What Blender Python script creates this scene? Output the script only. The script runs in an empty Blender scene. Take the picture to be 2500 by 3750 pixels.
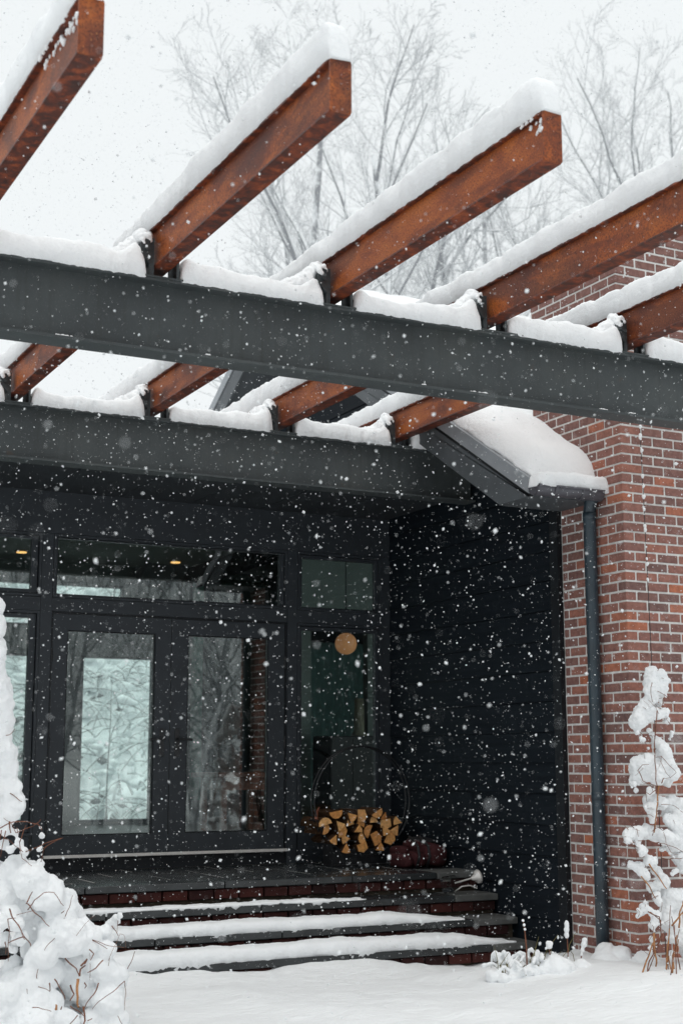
import bpy, bmesh, math, random
import numpy as np
from mathutils import Vector, Matrix, noise
R = math.radians
random.seed(11)
rng = np.random.default_rng(5)
scene = bpy.context.scene
COL = scene.collection

# ------------------------------------------------------------------ camera
CAM = Vector((0, 0, 1.5))
RT = Vector((0.88900, -0.45788, -0.00103)).normalized()
FW = Vector((0.45098, 0.87563, 0.17279)).normalized()
UP = RT.cross(FW).normalized()
FW = UP.cross(RT).normalized()
cd = bpy.data.cameras.new('camera')
cam = bpy.data.objects.new('camera', cd)
COL.objects.link(cam)
cam.matrix_world = Matrix(((RT.x, UP.x, -FW.x, CAM.x), (RT.y, UP.y, -FW.y, CAM.y), (RT.z, UP.z, -FW.z, CAM.z), (0, 0, 0, 1)))
cd.sensor_fit = 'VERTICAL'
cd.sensor_height = 36
cd.sensor_width = 24
cd.lens = 50
cd.clip_start = 0.05
cd.clip_end = 2000
cd.dof.use_dof = True
cd.dof.focus_distance = 9.6
cd.dof.aperture_fstop = 2.5
scene.camera = cam

def frame_pos(p):
    d = Vector(p) - CAM
    t = d.dot(FW)
    return (1250 + 5208.33 * d.dot(RT) / t, 1875 - 5208.33 * d.dot(UP) / t) if t > .1 else (-9e9, -9e9)

# ------------------------------------------------------------------ world, sun, exposure
SUN_EL, SUN_AZ = 70, 205
world = bpy.data.worlds.new('World')
scene.world = world
world.use_nodes = True
wn = world.node_tree
wn.nodes.clear()
sky = wn.nodes.new('ShaderNodeTexSky')
sky.sky_type = 'NISHITA'
sky.sun_disc = False
sky.sun_elevation = R(SUN_EL)
sky.sun_rotation = R(SUN_AZ)
sky.dust_density = 4
hsv = wn.nodes.new('ShaderNodeHueSaturation')
hsv.inputs['Saturation'].default_value = 0.25
mixw = wn.nodes.new('ShaderNodeMix')
mixw.data_type = 'RGBA'
mixw.inputs[0].default_value = 0.9           # closed cloud deck over the clear sky
mixw.inputs[7].default_value = (9.2, 9.6, 9.72, 1)
bg = wn.nodes.new('ShaderNodeBackground')
bg.inputs['Strength'].default_value = 0.1
wo = wn.nodes.new('ShaderNodeOutputWorld')
wn.links.new(sky.outputs[0], hsv.inputs['Color'])
wn.links.new(hsv.outputs[0], mixw.inputs[6])
wn.links.new(mixw.outputs[2], bg.inputs['Color'])
wn.links.new(bg.outputs[0], wo.inputs['Surface'])
sd = bpy.data.lights.new('sun', 'SUN')
sd.energy = 1.2
sd.angle = R(50)
sd.color = (1, .97, .93)
sun = bpy.data.objects.new('sun', sd)
COL.objects.link(sun)
sun.rotation_euler = (R(90 - SUN_EL), 0, R(180 - SUN_AZ))
scene.view_settings.view_transform = 'Standard'
scene.view_settings.look = 'None'
scene.view_settings.exposure = 0.06
scene.view_settings.gamma = 1
scene.view_settings.use_curve_mapping = False
scene.cycles.max_bounces = 8
scene.cycles.diffuse_bounces = 6
scene.cycles.transparent_max_bounces = 16
scene.cycles.caustics_reflective = False
scene.cycles.caustics_refractive = False

# ------------------------------------------------------------------ materials
class NT:
    def __init__(s, name):
        s.m = bpy.data.materials.new(name)
        s.m.use_nodes = True
        s.t = s.m.node_tree
        s.b = s.t.nodes['Principled BSDF']
        s.out = s.t.nodes['Material Output']
    def n(s, typ, **kw):
        nd = s.t.nodes.new(typ)
        for k, v in kw.items():
            if hasattr(nd, k): setattr(nd, k, v)
        return nd
    def l(s, a, b): s.t.links.new(a, b)
    def noise(s, scale, detail=4, rough=.55, vec=None, dist=0):
        nd = s.n('ShaderNodeTexNoise')
        nd.inputs['Scale'].default_value = scale
        nd.inputs['Detail'].default_value = detail
        nd.inputs['Roughness'].default_value = rough
        nd.inputs['Distortion'].default_value = dist
        s.l(vec if vec else s.coord(), nd.inputs['Vector'])
        return nd.outputs['Fac']
    def coord(s):
        if not hasattr(s, 'tc'): s.tc = s.n('ShaderNodeTexCoord')
        return s.tc.outputs['Object']
    def ramp(s, fac, stops):
        r = s.n('ShaderNodeValToRGB')
        e = r.color_ramp.elements
        while len(e) < len(stops): e.new(.5)
        for el, (p, c) in zip(e, stops):
            el.position = p
            el.color = (*c, 1) if len(c) == 3 else c
        s.l(fac, r.inputs[0])
        return r.outputs[0]
    def mix(s, fac, a, b, mode='MIX'):
        x = s.n('ShaderNodeMix')
        x.data_type = 'RGBA'
        x.blend_type = mode
        for v, i in ((fac, 0), (a, 6), (b, 7)):
            if isinstance(v, (int, float)): x.inputs[i].default_value = v
            elif isinstance(v, tuple): x.inputs[i].default_value = (*v, 1)
            else: s.l(v, x.inputs[i])
        return x.outputs[2]
    def base(s, c):
        if isinstance(c, tuple): s.b.inputs['Base Color'].default_value = (*c, 1)
        else: s.l(c, s.b.inputs['Base Color'])
    def set(s, **kw):
        for k, v in kw.items():
            i = s.b.inputs[k.replace('_', ' ')]
            if hasattr(v, 'links') or not isinstance(v, (int, float, tuple)): s.l(v, i)
            else: i.default_value = v
    def bump(s, h, strength=.3, dist=.01):
        b = s.n('ShaderNodeBump')
        b.inputs['Strength'].default_value = strength
        b.inputs['Distance'].default_value = dist
        s.l(h, b.inputs['Height'])
        s.l(b.outputs[0], s.b.inputs['Normal'])

M = {}
def simple(name, col, rough=.6, var=.25, scale=8, bump=.15, bdist=.004, metal=0, spec=.5):
    k = NT(name)
    f = k.noise(scale, 5)
    d = tuple(c * (1 - var) for c in col); u = tuple(min(1, c * (1 + var)) for c in col)
    k.base(k.ramp(f, [(.3, d), (.7, u)]))
    k.set(Roughness=rough, Metallic=metal)
    k.b.inputs['Specular IOR Level'].default_value = spec
    if bump: k.bump(k.noise(scale * 9, 4), bump, bdist)
    M[name] = k.m
    return k

k = NT('snow')
k.base(k.ramp(k.noise(3, 3), [(.3, (.885, .905, .92)), (.7, (.915, .93, .94))]))
k.set(Roughness=.95)
k.b.inputs['Specular IOR Level'].default_value = .1
f1 = k.noise(28, 6, .7)
k.bump(f1, .5, .025)
M['snow'] = k.m
k = NT('snow_ground'); k.base((.89, .905, .915)); k.set(Roughness=.95); k.b.inputs['Specular IOR Level'].default_value = .1
mp = k.n('ShaderNodeMapping'); mp.inputs['Scale'].default_value = (1.2, 4, 1); mp.inputs['Rotation'].default_value = (0, 0, -.47); k.l(k.coord(), mp.inputs['Vector'])
k.bump(k.noise(7, 6, .62, mp.outputs[0]), .5, .05); M['snow_ground'] = k.m
k = NT('flake'); k.base((.9, .92, .93)); k.set(Roughness=1.0); k.b.inputs['Specular IOR Level'].default_value = 0
tr = k.n('ShaderNodeBsdfTranslucent'); tr.inputs[0].default_value = (.9, .92, .93, 1)
ms = k.n('ShaderNodeMixShader'); ms.inputs[0].default_value = .4
k.l(k.b.outputs[0], ms.inputs[1]); k.l(tr.outputs[0], ms.inputs[2]); k.l(ms.outputs[0], k.out.inputs['Surface']); M['flake'] = k.m

# rusted steel: big stains, fine speckle, streaks along the beam
k = NT('rust')
mp = k.n('ShaderNodeMapping'); mp.inputs['Scale'].default_value = (1, .35, 1); k.l(k.coord(), mp.inputs['Vector'])
big = k.noise(6.5, 6, .6, mp.outputs[0], .4)
c = k.ramp(big, [(.30, (.10, .030, .018)), (.43, (.24, .056, .018)), (.54, (.40, .100, .021)), (.75, (.52, .15, .028))])
c = k.mix(k.ramp(k.noise(2.6, 4, .6, mp.outputs[0], .8), [(.50, (0, 0, 0)), (.62, (.72, .72, .72))]), c, (.10, .032, .022))
sp = k.noise(110, 3, .65)
c = k.mix(k.ramp(sp, [(.46, (0, 0, 0)), (.64, (.8, .8, .8))]), c, (.06, .018, .011))
sp2 = k.noise(95, 2, .5)
c = k.mix(k.ramp(sp2, [(.66, (0, 0, 0)), (.74, (.6, .6, .6))]), c, (.60, .24, .08))
k.base(c); k.set(Roughness=.55); k.b.inputs['Specular IOR Level'].default_value = .35
k.bump(sp, .35, .003); M['rust'] = k.m
k = NT('rust_flange')
big = k.noise(16, 5, .6, mp.outputs[0] if False else None, .5)
c = k.ramp(big, [(.35, (.04, .017, .014)), (.5, (.12, .028, .014)), (.62, (.27, .058, .018)), (.72, (.36, .10, .03))])
c = k.mix(k.ramp(k.noise(150, 3), [(.45, (0, 0, 0)), (.65, (.7, .7, .7))]), c, (.04, .015, .011))
k.base(c); k.set(Roughness=.5); M['rust_flange'] = k.m

k = NT('girder_paint')
c = k.ramp(k.noise(2.2, 6, .65), [(.3, (.045, .053, .056)), (.55, (.062, .072, .074)), (.75, (.072, .08, .078))])
mpg = k.n('ShaderNodeMapping'); mpg.inputs['Scale'].default_value = (9, 9, .55); k.l(k.coord(), mpg.inputs['Vector'])
c = k.mix(k.ramp(k.noise(2.2, 5, .65, mpg.outputs[0]), [(.5, (0, 0, 0)), (.72, (.55, .55, .55))]), c, (.040, .044, .043))
c = k.mix(k.ramp(k.noise(120, 2), [(.6, (0, 0, 0)), (.72, (.4, .4, .4))]), c, (.13, .14, .145))
c = k.mix(k.ramp(k.noise(7, 5, .7), [(.66, (0, 0, 0)), (.72, (.5, .5, .5))]), c, (.085, .06, .045))
k.base(c); k.set(Roughness=.55); k.b.inputs['Specular IOR Level'].default_value = .35; k.bump(k.noise(60, 4), .12, .003); M['girder_paint'] = k.m
simple('bracket_paint', (.035, .042, .045), .45, .5, 14)

def brickmat(name, stops, dust):
    k = NT(name)
    oi = k.n('ShaderNodeObjectInfo')
    add = k.n('ShaderNodeVectorMath'); add.operation = 'ADD'
    k.l(k.coord(), add.inputs[0]); k.l(oi.outputs['Location'], add.inputs[1])
    c = k.ramp(oi.outputs['Random'], stops)
    n1 = k.noise(22, 5, .65, add.outputs[0])
    c = k.mix(1.0, c, k.ramp(n1, [(.25, (.62, .58, .58)), (.75, (1.25, 1.2, 1.15))]), 'MULTIPLY')
    n2 = k.noise(140, 2, .5, add.outputs[0])
    c = k.mix(k.ramp(n2, [(.62, (0, 0, 0)), (.75, (.35, .35, .35))]), c, (.05, .025, .02))
    n3 = k.noise(45, 4, .7, add.outputs[0])
    c = k.mix(k.ramp(n3, [(dust, (0, 0, 0)), (dust + .09, (.55, .55, .55))]), c, (.62, .58, .55))
    k.base(c); k.set(Roughness=.88); k.b.inputs['Specular IOR Level'].default_value = .2
    k.bump(n1, .5, .004); M[name] = k.m
brickmat('brick', [(0, (.19, .12, .112)), (.35, (.28, .145, .125)), (.65, (.325, .16, .13)), (.9, (.365, .16, .12)), (1, (.45, .17, .10))], .63)
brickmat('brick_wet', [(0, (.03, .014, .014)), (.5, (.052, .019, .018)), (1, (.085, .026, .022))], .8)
simple('mortar', (.66, .65, .63), .95, .16, 20, .4, .004, 0, .1)
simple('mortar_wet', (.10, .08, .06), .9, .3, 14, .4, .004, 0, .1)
# dark stained lap boards: long grain
k = NT('dark_siding')
mp = k.n('ShaderNodeMapping'); mp.inputs['Scale'].default_value = (1, .12, 3); k.l(k.coord(), mp.inputs['Vector'])
k.base(k.ramp(k.noise(9, 6, .6, mp.outputs[0]), [(.3, (.0055, .0085, .0125)), (.7, (.010, .0145, .020))]))
k.set(Roughness=.65); k.b.inputs['Specular IOR Level'].default_value = .15; k.bump(k.noise(30, 5, .6, mp.outputs[0]), .25, .003); M['dark_siding'] = k.m
simple('frame_paint', (.031, .037, .044), .5, .12, 5, .05, .002, 0, .35)
simple('frame_black', (.010, .012, .015), .5, .2, 6, 0, 0, 0, .3)
simple('trim_grey', (.075, .085, .093), .6, .15, 5, .1, .003)
simple('fascia_light', (.27, .29, .31), .6, .12, 4, .1, .003)
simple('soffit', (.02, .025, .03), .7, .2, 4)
k = simple('slate', (.027, .031, .033), .26, .35, 5, .25, .006)
simple('slate_pale', (.095, .098, .095), .6, .3, 9, .3, .006)  # lighter grey slate for the right end stone of each tread
simple('joint_light', (.55, .53, .50), .9, .2, 18)
simple('pipe_paint', (.026, .042, .055), .38, .25, 5, .08, .003, 0, .5)
simple('gutter_metal', (.095, .095, .11), .42, .2, 7, .1, .003, .3)
simple('threshold_metal', (.75, .72, .69), .45, .1, 30, .1, .001, .3)
simple('black_steel', (.010, .011, .013), .4, .3, 20, 0)
simple('bark_log', (.075, .04, .022), .9, .5, 30, .7, .01, 0, .1)
k = NT('log_end')
oi = k.n('ShaderNodeObjectInfo')
c = k.ramp(oi.outputs['Random'], [(0, (.50, .19, .05)), (.4, (.78, .37, .11)), (.75, (.88, .50, .20)), (1, (.66, .28, .08))])
c = k.mix(1., c, k.ramp(k.noise(35, 5, .7), [(.3, (.55, .5, .45)), (.7, (1.2, 1.2, 1.2))]), 'MULTIPLY')
k.base(c); k.set(Roughness=.85); k.bump(k.noise(90, 4), .4, .004); M['log_end'] = k.m
simple('canvas', (.055, .018, .020), .85, .3, 18, .35, .004, 0, .15)
simple('strap', (.012, .011, .013), .7, .3, 20, .2)
simple('twig', (.17, .062, .032), .8, .5, 40, .4, .003)
simple('stem_tan', (.36, .17, .07), .8, .45, 30, .4, .004)
simple('grass_blade', (.16, .14, .05), .8, .5, 25, 0)
k = NT('hazed_snowy_bark')     # bark grey lightened to paint in haze, plus snow on upper faces
geo = k.n('ShaderNodeNewGeometry'); sx = k.n('ShaderNodeSeparateXYZ'); k.l(geo.outputs['Normal'], sx.inputs[0])
ad = k.n('ShaderNodeMath'); ad.operation = 'MULTIPLY_ADD'; k.l(k.noise(2.5, 4, .6), ad.inputs[0]); ad.inputs[1].default_value = 1.1; k.l(sx.outputs['Z'], ad.inputs[2])
f = k.ramp(ad.outputs[0], [(.42, (0, 0, 0)), (.62, (1, 1, 1))])
k.base(k.mix(f, (.50, .515, .53), (.87, .89, .90))); k.set(Roughness=.95); k.b.inputs['Specular IOR Level'].default_value = .05; M['hazed_snowy_bark'] = k.m
k = NT('limb_bark')  # limb grey also lightened towards haze, less than the crown; snow on top
geo = k.n('ShaderNodeNewGeometry'); sx = k.n('ShaderNodeSeparateXYZ'); k.l(geo.outputs['Normal'], sx.inputs[0])
ad = k.n('ShaderNodeMath'); ad.operation = 'MULTIPLY_ADD'; k.l(k.noise(2.5, 4, .6), ad.inputs[0]); ad.inputs[1].default_value = 1.1; k.l(sx.outputs['Z'], ad.inputs[2])
k.base(k.mix(k.ramp(ad.outputs[0], [(.45, (0, 0, 0)), (.65, (1, 1, 1))]), (.30, .31, .325), (.86, .88, .89))); k.set(Roughness=.95); k.b.inputs['Specular IOR Level'].default_value = .05; M['limb_bark'] = k.m
k = NT('dark_bark'); k.base(k.ramp(k.noise(3, 4), [(.3, (.10, .095, .095)), (.7, (.2, .2, .205))])); k.set(Roughness=.95); M['dark_bark'] = k.m
simple('interior_paint', (.07, .085, .08), .8, .06, 3, 0)
simple('interior_ceiling', (.20, .23, .21), .8, .05, 3, 0)
simple('interior_floor', (.10, .075, .055), .5, .3, 4, 0)
simple('curtain', (.10, .28, .22), .8, .3, 12, .3)
k = NT('teal_glow_curtain'); k.base((.12, .17, .165)); k.set(Roughness=.9)
trn = k.n('ShaderNodeBsdfTranslucent'); trn.inputs[0].default_value = (.36, .48, .46, 1)
msn = k.n('ShaderNodeMixShader'); msn.inputs[0].default_value = .6
k.l(k.b.outputs[0], msn.inputs[1]); k.l(trn.outputs[0], msn.inputs[2]); k.l(msn.outputs[0], k.out.inputs['Surface']); M['teal_glow_curtain'] = k.m
simple('table_wood', (.20, .055, .025), .45, .3, 9, .1)
simple('cabinet_dark', (.012, .013, .015), .5, .3, 6, 0)
simple('column_stone', (.38, .36, .27), .8, .2, 9, .2)
k = NT('globe_glass'); k.base((.62, .30, .15)); k.set(Roughness=.4, Emission_Strength=.22); k.b.inputs['Emission Color'].default_value = (1, .42, .18, 1); M['globe_glass'] = k.m
k = NT('lamp_glow'); k.base((.8, .5, .2)); k.b.inputs['Emission Color'].default_value = (1, .5, .16, 1); k.b.inputs['Emission Strength'].default_value = 1.6; M['lamp_glow'] = k.m
def glassmat(name, tint, refl, rough=0.0):
    k = NT(name)
    k.t.nodes.remove(k.b)
    fr = k.n('ShaderNodeFresnel'); fr.inputs['IOR'].default_value = 1.5
    mu = k.n('ShaderNodeMath'); mu.operation = 'MULTIPLY'; mu.use_clamp = True; mu.inputs[1].default_value = refl; k.l(fr.outputs[0], mu.inputs[0])
    t = k.n('ShaderNodeBsdfTransparent'); t.inputs[0].default_value = (*tint, 1)
    g = k.n('ShaderNodeBsdfGlossy'); g.inputs['Roughness'].default_value = rough
    m = k.n('ShaderNodeMixShader')
    k.l(mu.outputs[0], m.inputs[0]); k.l(t.outputs[0], m.inputs[1]); k.l(g.outputs[0], m.inputs[2]); k.l(m.outputs[0], k.out.inputs['Surface'])
    M[name] = k.m
glassmat('window_glass', (.90, .985, .965), 2.7)
glassmat('clear_glass', (.96, .98, .975), 1.5, .02)

# ------------------------------------------------------------------ mesh helpers
class MB:
    def __init__(s): s.v = []; s.f = []; s.mi = []
    def add(s, vs, fs, mi=0):
        o = len(s.v); s.v += [tuple(v) for v in vs]; s.f += [tuple(i + o for i in f) for f in fs]; s.mi += [mi] * len(fs)
        return s
    def box(s, x0, x1, y0, y1, z0, z1, mi=0, ch=0.0):
        if ch <= 0:
            vs = [(x, y, z) for z in (z0, z1) for y in (y0, y1) for x in (x0, x1)]
            return s.add(vs, [(0, 2, 3, 1), (4, 5, 7, 6), (0, 1, 5, 4), (2, 6, 7, 3), (0, 4, 6, 2), (1, 3, 7, 5)], mi)
        vs = []; idx = {}
        for sx in (0, 1):
            for sy in (0, 1):
                for sz in (0, 1):
                    for ax in range(3):
                        p = [(x0 + ch, x1 - ch)[sx], (y0 + ch, y1 - ch)[sy], (z0 + ch, z1 - ch)[sz]]
                        p[ax] = ((x0, x1)[sx], (y0, y1)[sy], (z0, z1)[sz])[ax]
                        idx[sx, sy, sz, ax] = len(vs); vs.append(tuple(p))
        fs = []
        for ax in range(3):
            a, b = (ax + 1) % 3, (ax + 2) % 3
            for s_ in (0, 1):
                q = []
                for (u, w) in ((0, 0), (1, 0), (1, 1), (0, 1)):
                    k_ = [0, 0, 0]; k_[ax] = s_; k_[a] = u; k_[b] = w
                    q.append(idx[(*k_, ax)])
                fs.append(tuple(q) if s_ else tuple(reversed(q)))
            for u in (0, 1):
                for w in (0, 1):
                    k0 = [0, 0, 0]; k1 = [0, 0, 0]; k0[ax] = 0; k1[ax] = 1
                    for kk in (k0, k1): kk[a] = u; kk[b] = w
                    q = (idx[(*k0, a)], idx[(*k1, a)], idx[(*k1, b)], idx[(*k0, b)])
                    fs.append(q if u == w else tuple(reversed(q)))
        for sx in (0, 1):
            for sy in (0, 1):
                for sz in (0, 1):
                    q = tuple(idx[sx, sy, sz, ax] for ax in range(3))
                    fs.append(q if (sx + sy + sz) % 2 == 1 else tuple(reversed(q)))
        return s.add(vs, fs, mi)
    def tube(s, pts, rad, n=8, mi=0, cap=True):
        pts = [Vector(p) for p in pts]
        if not hasattr(rad, '__len__'): rad = [rad] * len(pts)
        vs = []; fs = []
        up = None
        for i, p in enumerate(pts):
            t = (pts[min(i + 1, len(pts) - 1)] - pts[max(i - 1, 0)]).normalized()
            if up is None: up = Vector((0, 0, 1)) if abs(t.z) < .9 else Vector((1, 0, 0))
            a = t.cross(up)
            if a.length < 1e-4: a = t.orthogonal()
            a.normalize(); b = a.cross(t); up = b
            for j in range(n):
                an = 2 * math.pi * j / n
                vs.append(p + (a * math.cos(an) + b * math.sin(an)) * rad[i])
        for i in range(len(pts) - 1):
            for j in range(n):
                fs.append((i * n + j, i * n + (j + 1) % n, (i + 1) * n + (j + 1) % n, (i + 1) * n + j))
        if cap:
            fs.append(tuple(reversed(range(n)))); fs.append(tuple((len(pts) - 1) * n + j for j in range(n)))
        return s.add(vs, fs, mi)
    def ring(s, x0, x1, z0, z1, wl, wr, wb, wt, y0, y1, mi=0):
        s.box(x0, x0 + wl, y0, y1, z0, z1, mi); s.box(x1 - wr, x1, y0, y1, z0, z1, mi)
        s.box(x0 + wl, x1 - wr, y0, y1, z0, z0 + wb, mi); s.box(x0 + wl, x1 - wr, y0, y1, z1 - wt, z1, mi)
        return s
    def prism(s, poly, ax, a0, a1, mi=0):
        n = len(poly); vs = []
        for a in (a0, a1):
            for p in poly:
                q = list(p); q.insert(ax, a); vs.append(tuple(q))
        fs = [tuple(range(n)), tuple(reversed(range(n, 2 * n)))]
        fs += [(i, i + n, (i + 1) % n + n, (i + 1) % n) for i in range(n)]
        return s.add(vs, fs, mi)
    def mesh(s, name, mats, smooth=False, fixn=True):
        me = bpy.data.meshes.new(name)
        me.from_pydata(s.v, [], s.f)
        for m in (mats if isinstance(mats, (list, tuple)) else [mats]): me.materials.append(M[m] if isinstance(m, str) else m)
        if len(set(s.mi)) > 1: me.polygons.foreach_set('material_index', s.mi)
        if fixn:
            b = bmesh.new(); b.from_mesh(me); bmesh.ops.recalc_face_normals(b, faces=b.faces); b.to_mesh(me); b.free()
        if smooth: me.polygons.foreach_set('use_smooth', [True] * len(me.polygons))
        me.update()
        return me
    def build(s, name, mats, parent=None, smooth=False, fixn=True):
        return link(name, s.mesh(name, mats, smooth, fixn), parent)

BASE = {}
def link(name, me, parent=None, loc=None):
    o = bpy.data.objects.new(name, me)
    COL.objects.link(o)
    if loc is not None: o.location = loc
    if parent is not None: attach(o, parent)
    return o
def attach(o, parent):
    o.parent = parent
    b = BASE.get(parent.name)
    o.matrix_parent_inverse = Matrix.Translation(-b) if b is not None else Matrix.Identity(4)
    if parent.location.length > 0 and b is None: o.matrix_parent_inverse = Matrix.Translation(-parent.location)
def tag(o, label=None, cat=None, group=None, kind=None):
    if cat and not kind: kind = 'thing'
    for k_, v in (('label', label), ('category', cat), ('group', group), ('kind', kind)):
        if v: o[k_] = v
    return o
def thing(name, loc, label, cat, group=None):
    o = bpy.data.objects.new(name, None)
    o.empty_display_size = .1
    COL.objects.link(o); o.location = loc
    BASE[o.name] = Vector(loc)
    return tag(o, label, cat, group, 'thing')
def N(p, s=1.0, o=0.0):
    return noise.noise(Vector((p[0] * s + o, p[1] * s + o * 1.3, p[2] * s - o)))

def snow_bar(pts, w, h, name='snow', seed=0, rag=.012, step=.025, ex=.42, nz=1.0, lean=0, taper=(1, 1), M_=14):
    """a bank of snow lying on a straight narrow ledge; w and h are numbers or functions of the distance 0..1"""
    a = Vector(pts[0]); b = Vector(pts[1]); L = (b - a).length; t = (b - a).normalized()
    side = Vector((t.y, -t.x, 0)).normalized()
    n = max(6, int(L / step)); mb = MB(); vs = []; fs = []
    H = h if callable(h) else (lambda u: h)
    Wd = w if callable(w) else (lambda u: w)
    for i in range(n + 1):
        u = i / n; d = u * L
        ea = min(1, d / (.45 * H(u) + 1e-4)); eb = min(1, (L - d) / (.45 * H(u) + 1e-4))
        e = 1.0
        if taper[0]: e *= (1 - (1 - ea) ** 2.4) ** .5
        if taper[1]: e *= (1 - (1 - eb) ** 2.4) ** .5
        e = max(e, .02); c = a + t * d
        for j in range(M_ + 1):
            an = math.pi * j / M_
            co, si = math.cos(an), math.sin(an)
            x = math.copysign(abs(co) ** ex, co) * Wd(u) / 2 * (.75 + .25 * e)
            z = (max(si, 0) ** ex) * H(u) * e
            p = c + side * (x + lean * z) + Vector((0, 0, z))
            g = N(p, 5, seed) * .022 + N(p, 14, seed + 7) * .010 + N(p, 38, seed + 3) * .0062 + N(p, 90, seed + 1) * .003
            out = (side * co + Vector((0, 0, si)))
            p = p + out * g * nz * (.4 + .6 * e)
            if j in (0, M_): p.z = c.z - .003 + rag * (.8 * N(p, 17, seed) + .7 * N(p, 43, seed + 2) - .45)
            elif j in (1, M_ - 1): p.z += rag * .4 * N(p, 17, seed)
            vs.append(p)
    k_ = M_ + 1
    for i in range(n):
        for j in range(M_): fs.append((i * k_ + j, i * k_ + j + 1, (i + 1) * k_ + j + 1, (i + 1) * k_ + j))
        fs.append((i * k_ + M_, i * k_, (i + 1) * k_, (i + 1) * k_ + M_))
    fs.append(tuple(range(k_))); fs.append(tuple(reversed(range(n * k_, n * k_ + k_))))
    return mb.add(vs, fs)

ICO = None
def blob_mesh(spheres, voxel, name, seed=0, amp=.02, linkf=0, smooth=4, fq=1.0):
    """spheres melted into one surface, then roughened"""
    global ICO
    if ICO is None:
        b = bmesh.new(); bmesh.ops.create_icosphere(b, subdivisions=2, radius=1)
        b.verts.ensure_lookup_table()
        ICO = ([v.co.copy() for v in b.verts], [tuple(v.index for v in f.verts) for f in b.faces]); b.free()
    sp = list(spheres)
    if linkf:
        for i in range(len(spheres)):
            for j in range(i + 1, len(spheres)):
                a, b = spheres[i], spheres[j]; d = math.dist(a[:3], b[:3])
                if .75 * max(a[3], b[3]) < d < linkf * (a[3] + b[3]):
                    for u in ((.5,) if d < 1.1 * (a[3] + b[3]) else (.33, .67)):
                        sp.append(tuple(a[q] + (b[q] - a[q]) * u for q in range(3)) + ((a[3] + (b[3] - a[3]) * u) * .9,))
    mb = MB()
    for i, (x, y, z, r) in enumerate(sp):
        c = Vector((x, y, z))
        mb.add([c + v * r * (1 + .22 * N(v, 1.3, i * 1.7 + seed)) for v in ICO[0]], ICO[1])
    me = mb.mesh(name + '_tmp', 'snow', fixn=False)
    o = bpy.data.objects.new('tmp', me); COL.objects.link(o)
    m = o.modifiers.new('r', 'REMESH'); m.mode = 'VOXEL'; m.voxel_size = voxel
    m2 = o.modifiers.new('s', 'SMOOTH'); m2.factor = .5; m2.iterations = smooth
    dg = bpy.context.evaluated_depsgraph_get()
    res = bpy.data.meshes.new_from_object(o.evaluated_get(dg))
    bpy.data.objects.remove(o)
    res.name = name
    nv = len(res.vertices)
    co = np.empty(nv * 3, np.float32); no = np.empty(nv * 3, np.float32)
    res.vertices.foreach_get('co', co); res.vertices.foreach_get('normal', no)
    co = co.reshape(-1, 3); no = no.reshape(-1, 3)
    dsp = np.array([N(p, 7 * fq, seed) * amp + N(p, 22 * fq, seed + 5) * amp * .5 + N(p, 60 * fq, seed + 9) * amp * .28 for p in co.tolist()], np.float32)
    res.vertices.foreach_set('co', (co + no * dsp[:, None]).reshape(-1))
    res.materials.clear(); res.materials.append(M['snow'])
    res.polygons.foreach_set('use_smooth', [True] * len(res.polygons))
    res.update()
    return res

# ------------------------------------------------------------------ ground
def sstep(a, b, x):
    t = min(1, max(0, (x - a) / (b - a))); return t * t * (3 - 2 * t)
def ground_z(x, y):
    z = -.02 + .10 * sstep(5.3, 6.6, x) * sstep(6.5, 8.6, y) * (1 - .95 * sstep(8.85, 9.5, y) * (1 - sstep(6.7, 6.9, x)))
    z += .045 * noise.noise(Vector((x * .9, y * .9, 3.1))) + .022 * noise.noise(Vector((x * 2.7, y * 2.7, 8))) + .010 * noise.noise(Vector((x * 7 - y * 2, y * 9, 1)))
    z += .5 * sstep(14, 18, y)
    if 9.2 < y < 9.9 and x < 6.9:       # drift against the lowest step
        z += sstep(9.3, 9.75, y) * (.048 * (noise.noise(Vector((x * 1.9, 2.2, 0))) + noise.noise(Vector((x * 6, 5.2, 0))) * .5) + .062 - .115 * sstep(5.25, 5.9, x))
    d = max(abs(x), abs(y))
    if d > 60: z += (d - 60) * .01 * noise.noise(Vector((x * .01, y * .01, 0)))
    return z
def axis(lo, hi, f0, f1, st, coarse):
    a = [lo]; 
    left = list(np.geomspace(1, f0 - lo + 1, coarse)); xs = [f0 - (v - 1) for v in reversed(left)]
    xs += list(np.arange(f0 + st, f1, st)); xs += [f1 + (v - 1) for v in np.geomspace(1, hi - f1 + 1, coarse)]
    return xs
gx = axis(-420, 460, 1.0, 8.6, .035, 26); gy = axis(-380, 520, 6.6, 9.95, .035, 30)
mb = MB(); nx, ny = len(gx), len(gy)
mb.v = [(x, y, ground_z(x, y)) for y in gy for x in gx]
mb.f = [(j * nx + i, j * nx + i + 1, (j + 1) * nx + i + 1, (j + 1) * nx + i) for j in range(ny - 1) for i in range(nx - 1)]
mb.mi = [0] * len(mb.f)
tag(mb.build('snowy_ground', 'snow_ground', None, True, False), kind='structure', label='smooth fresh snow covering the garden in front of the steps')

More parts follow.
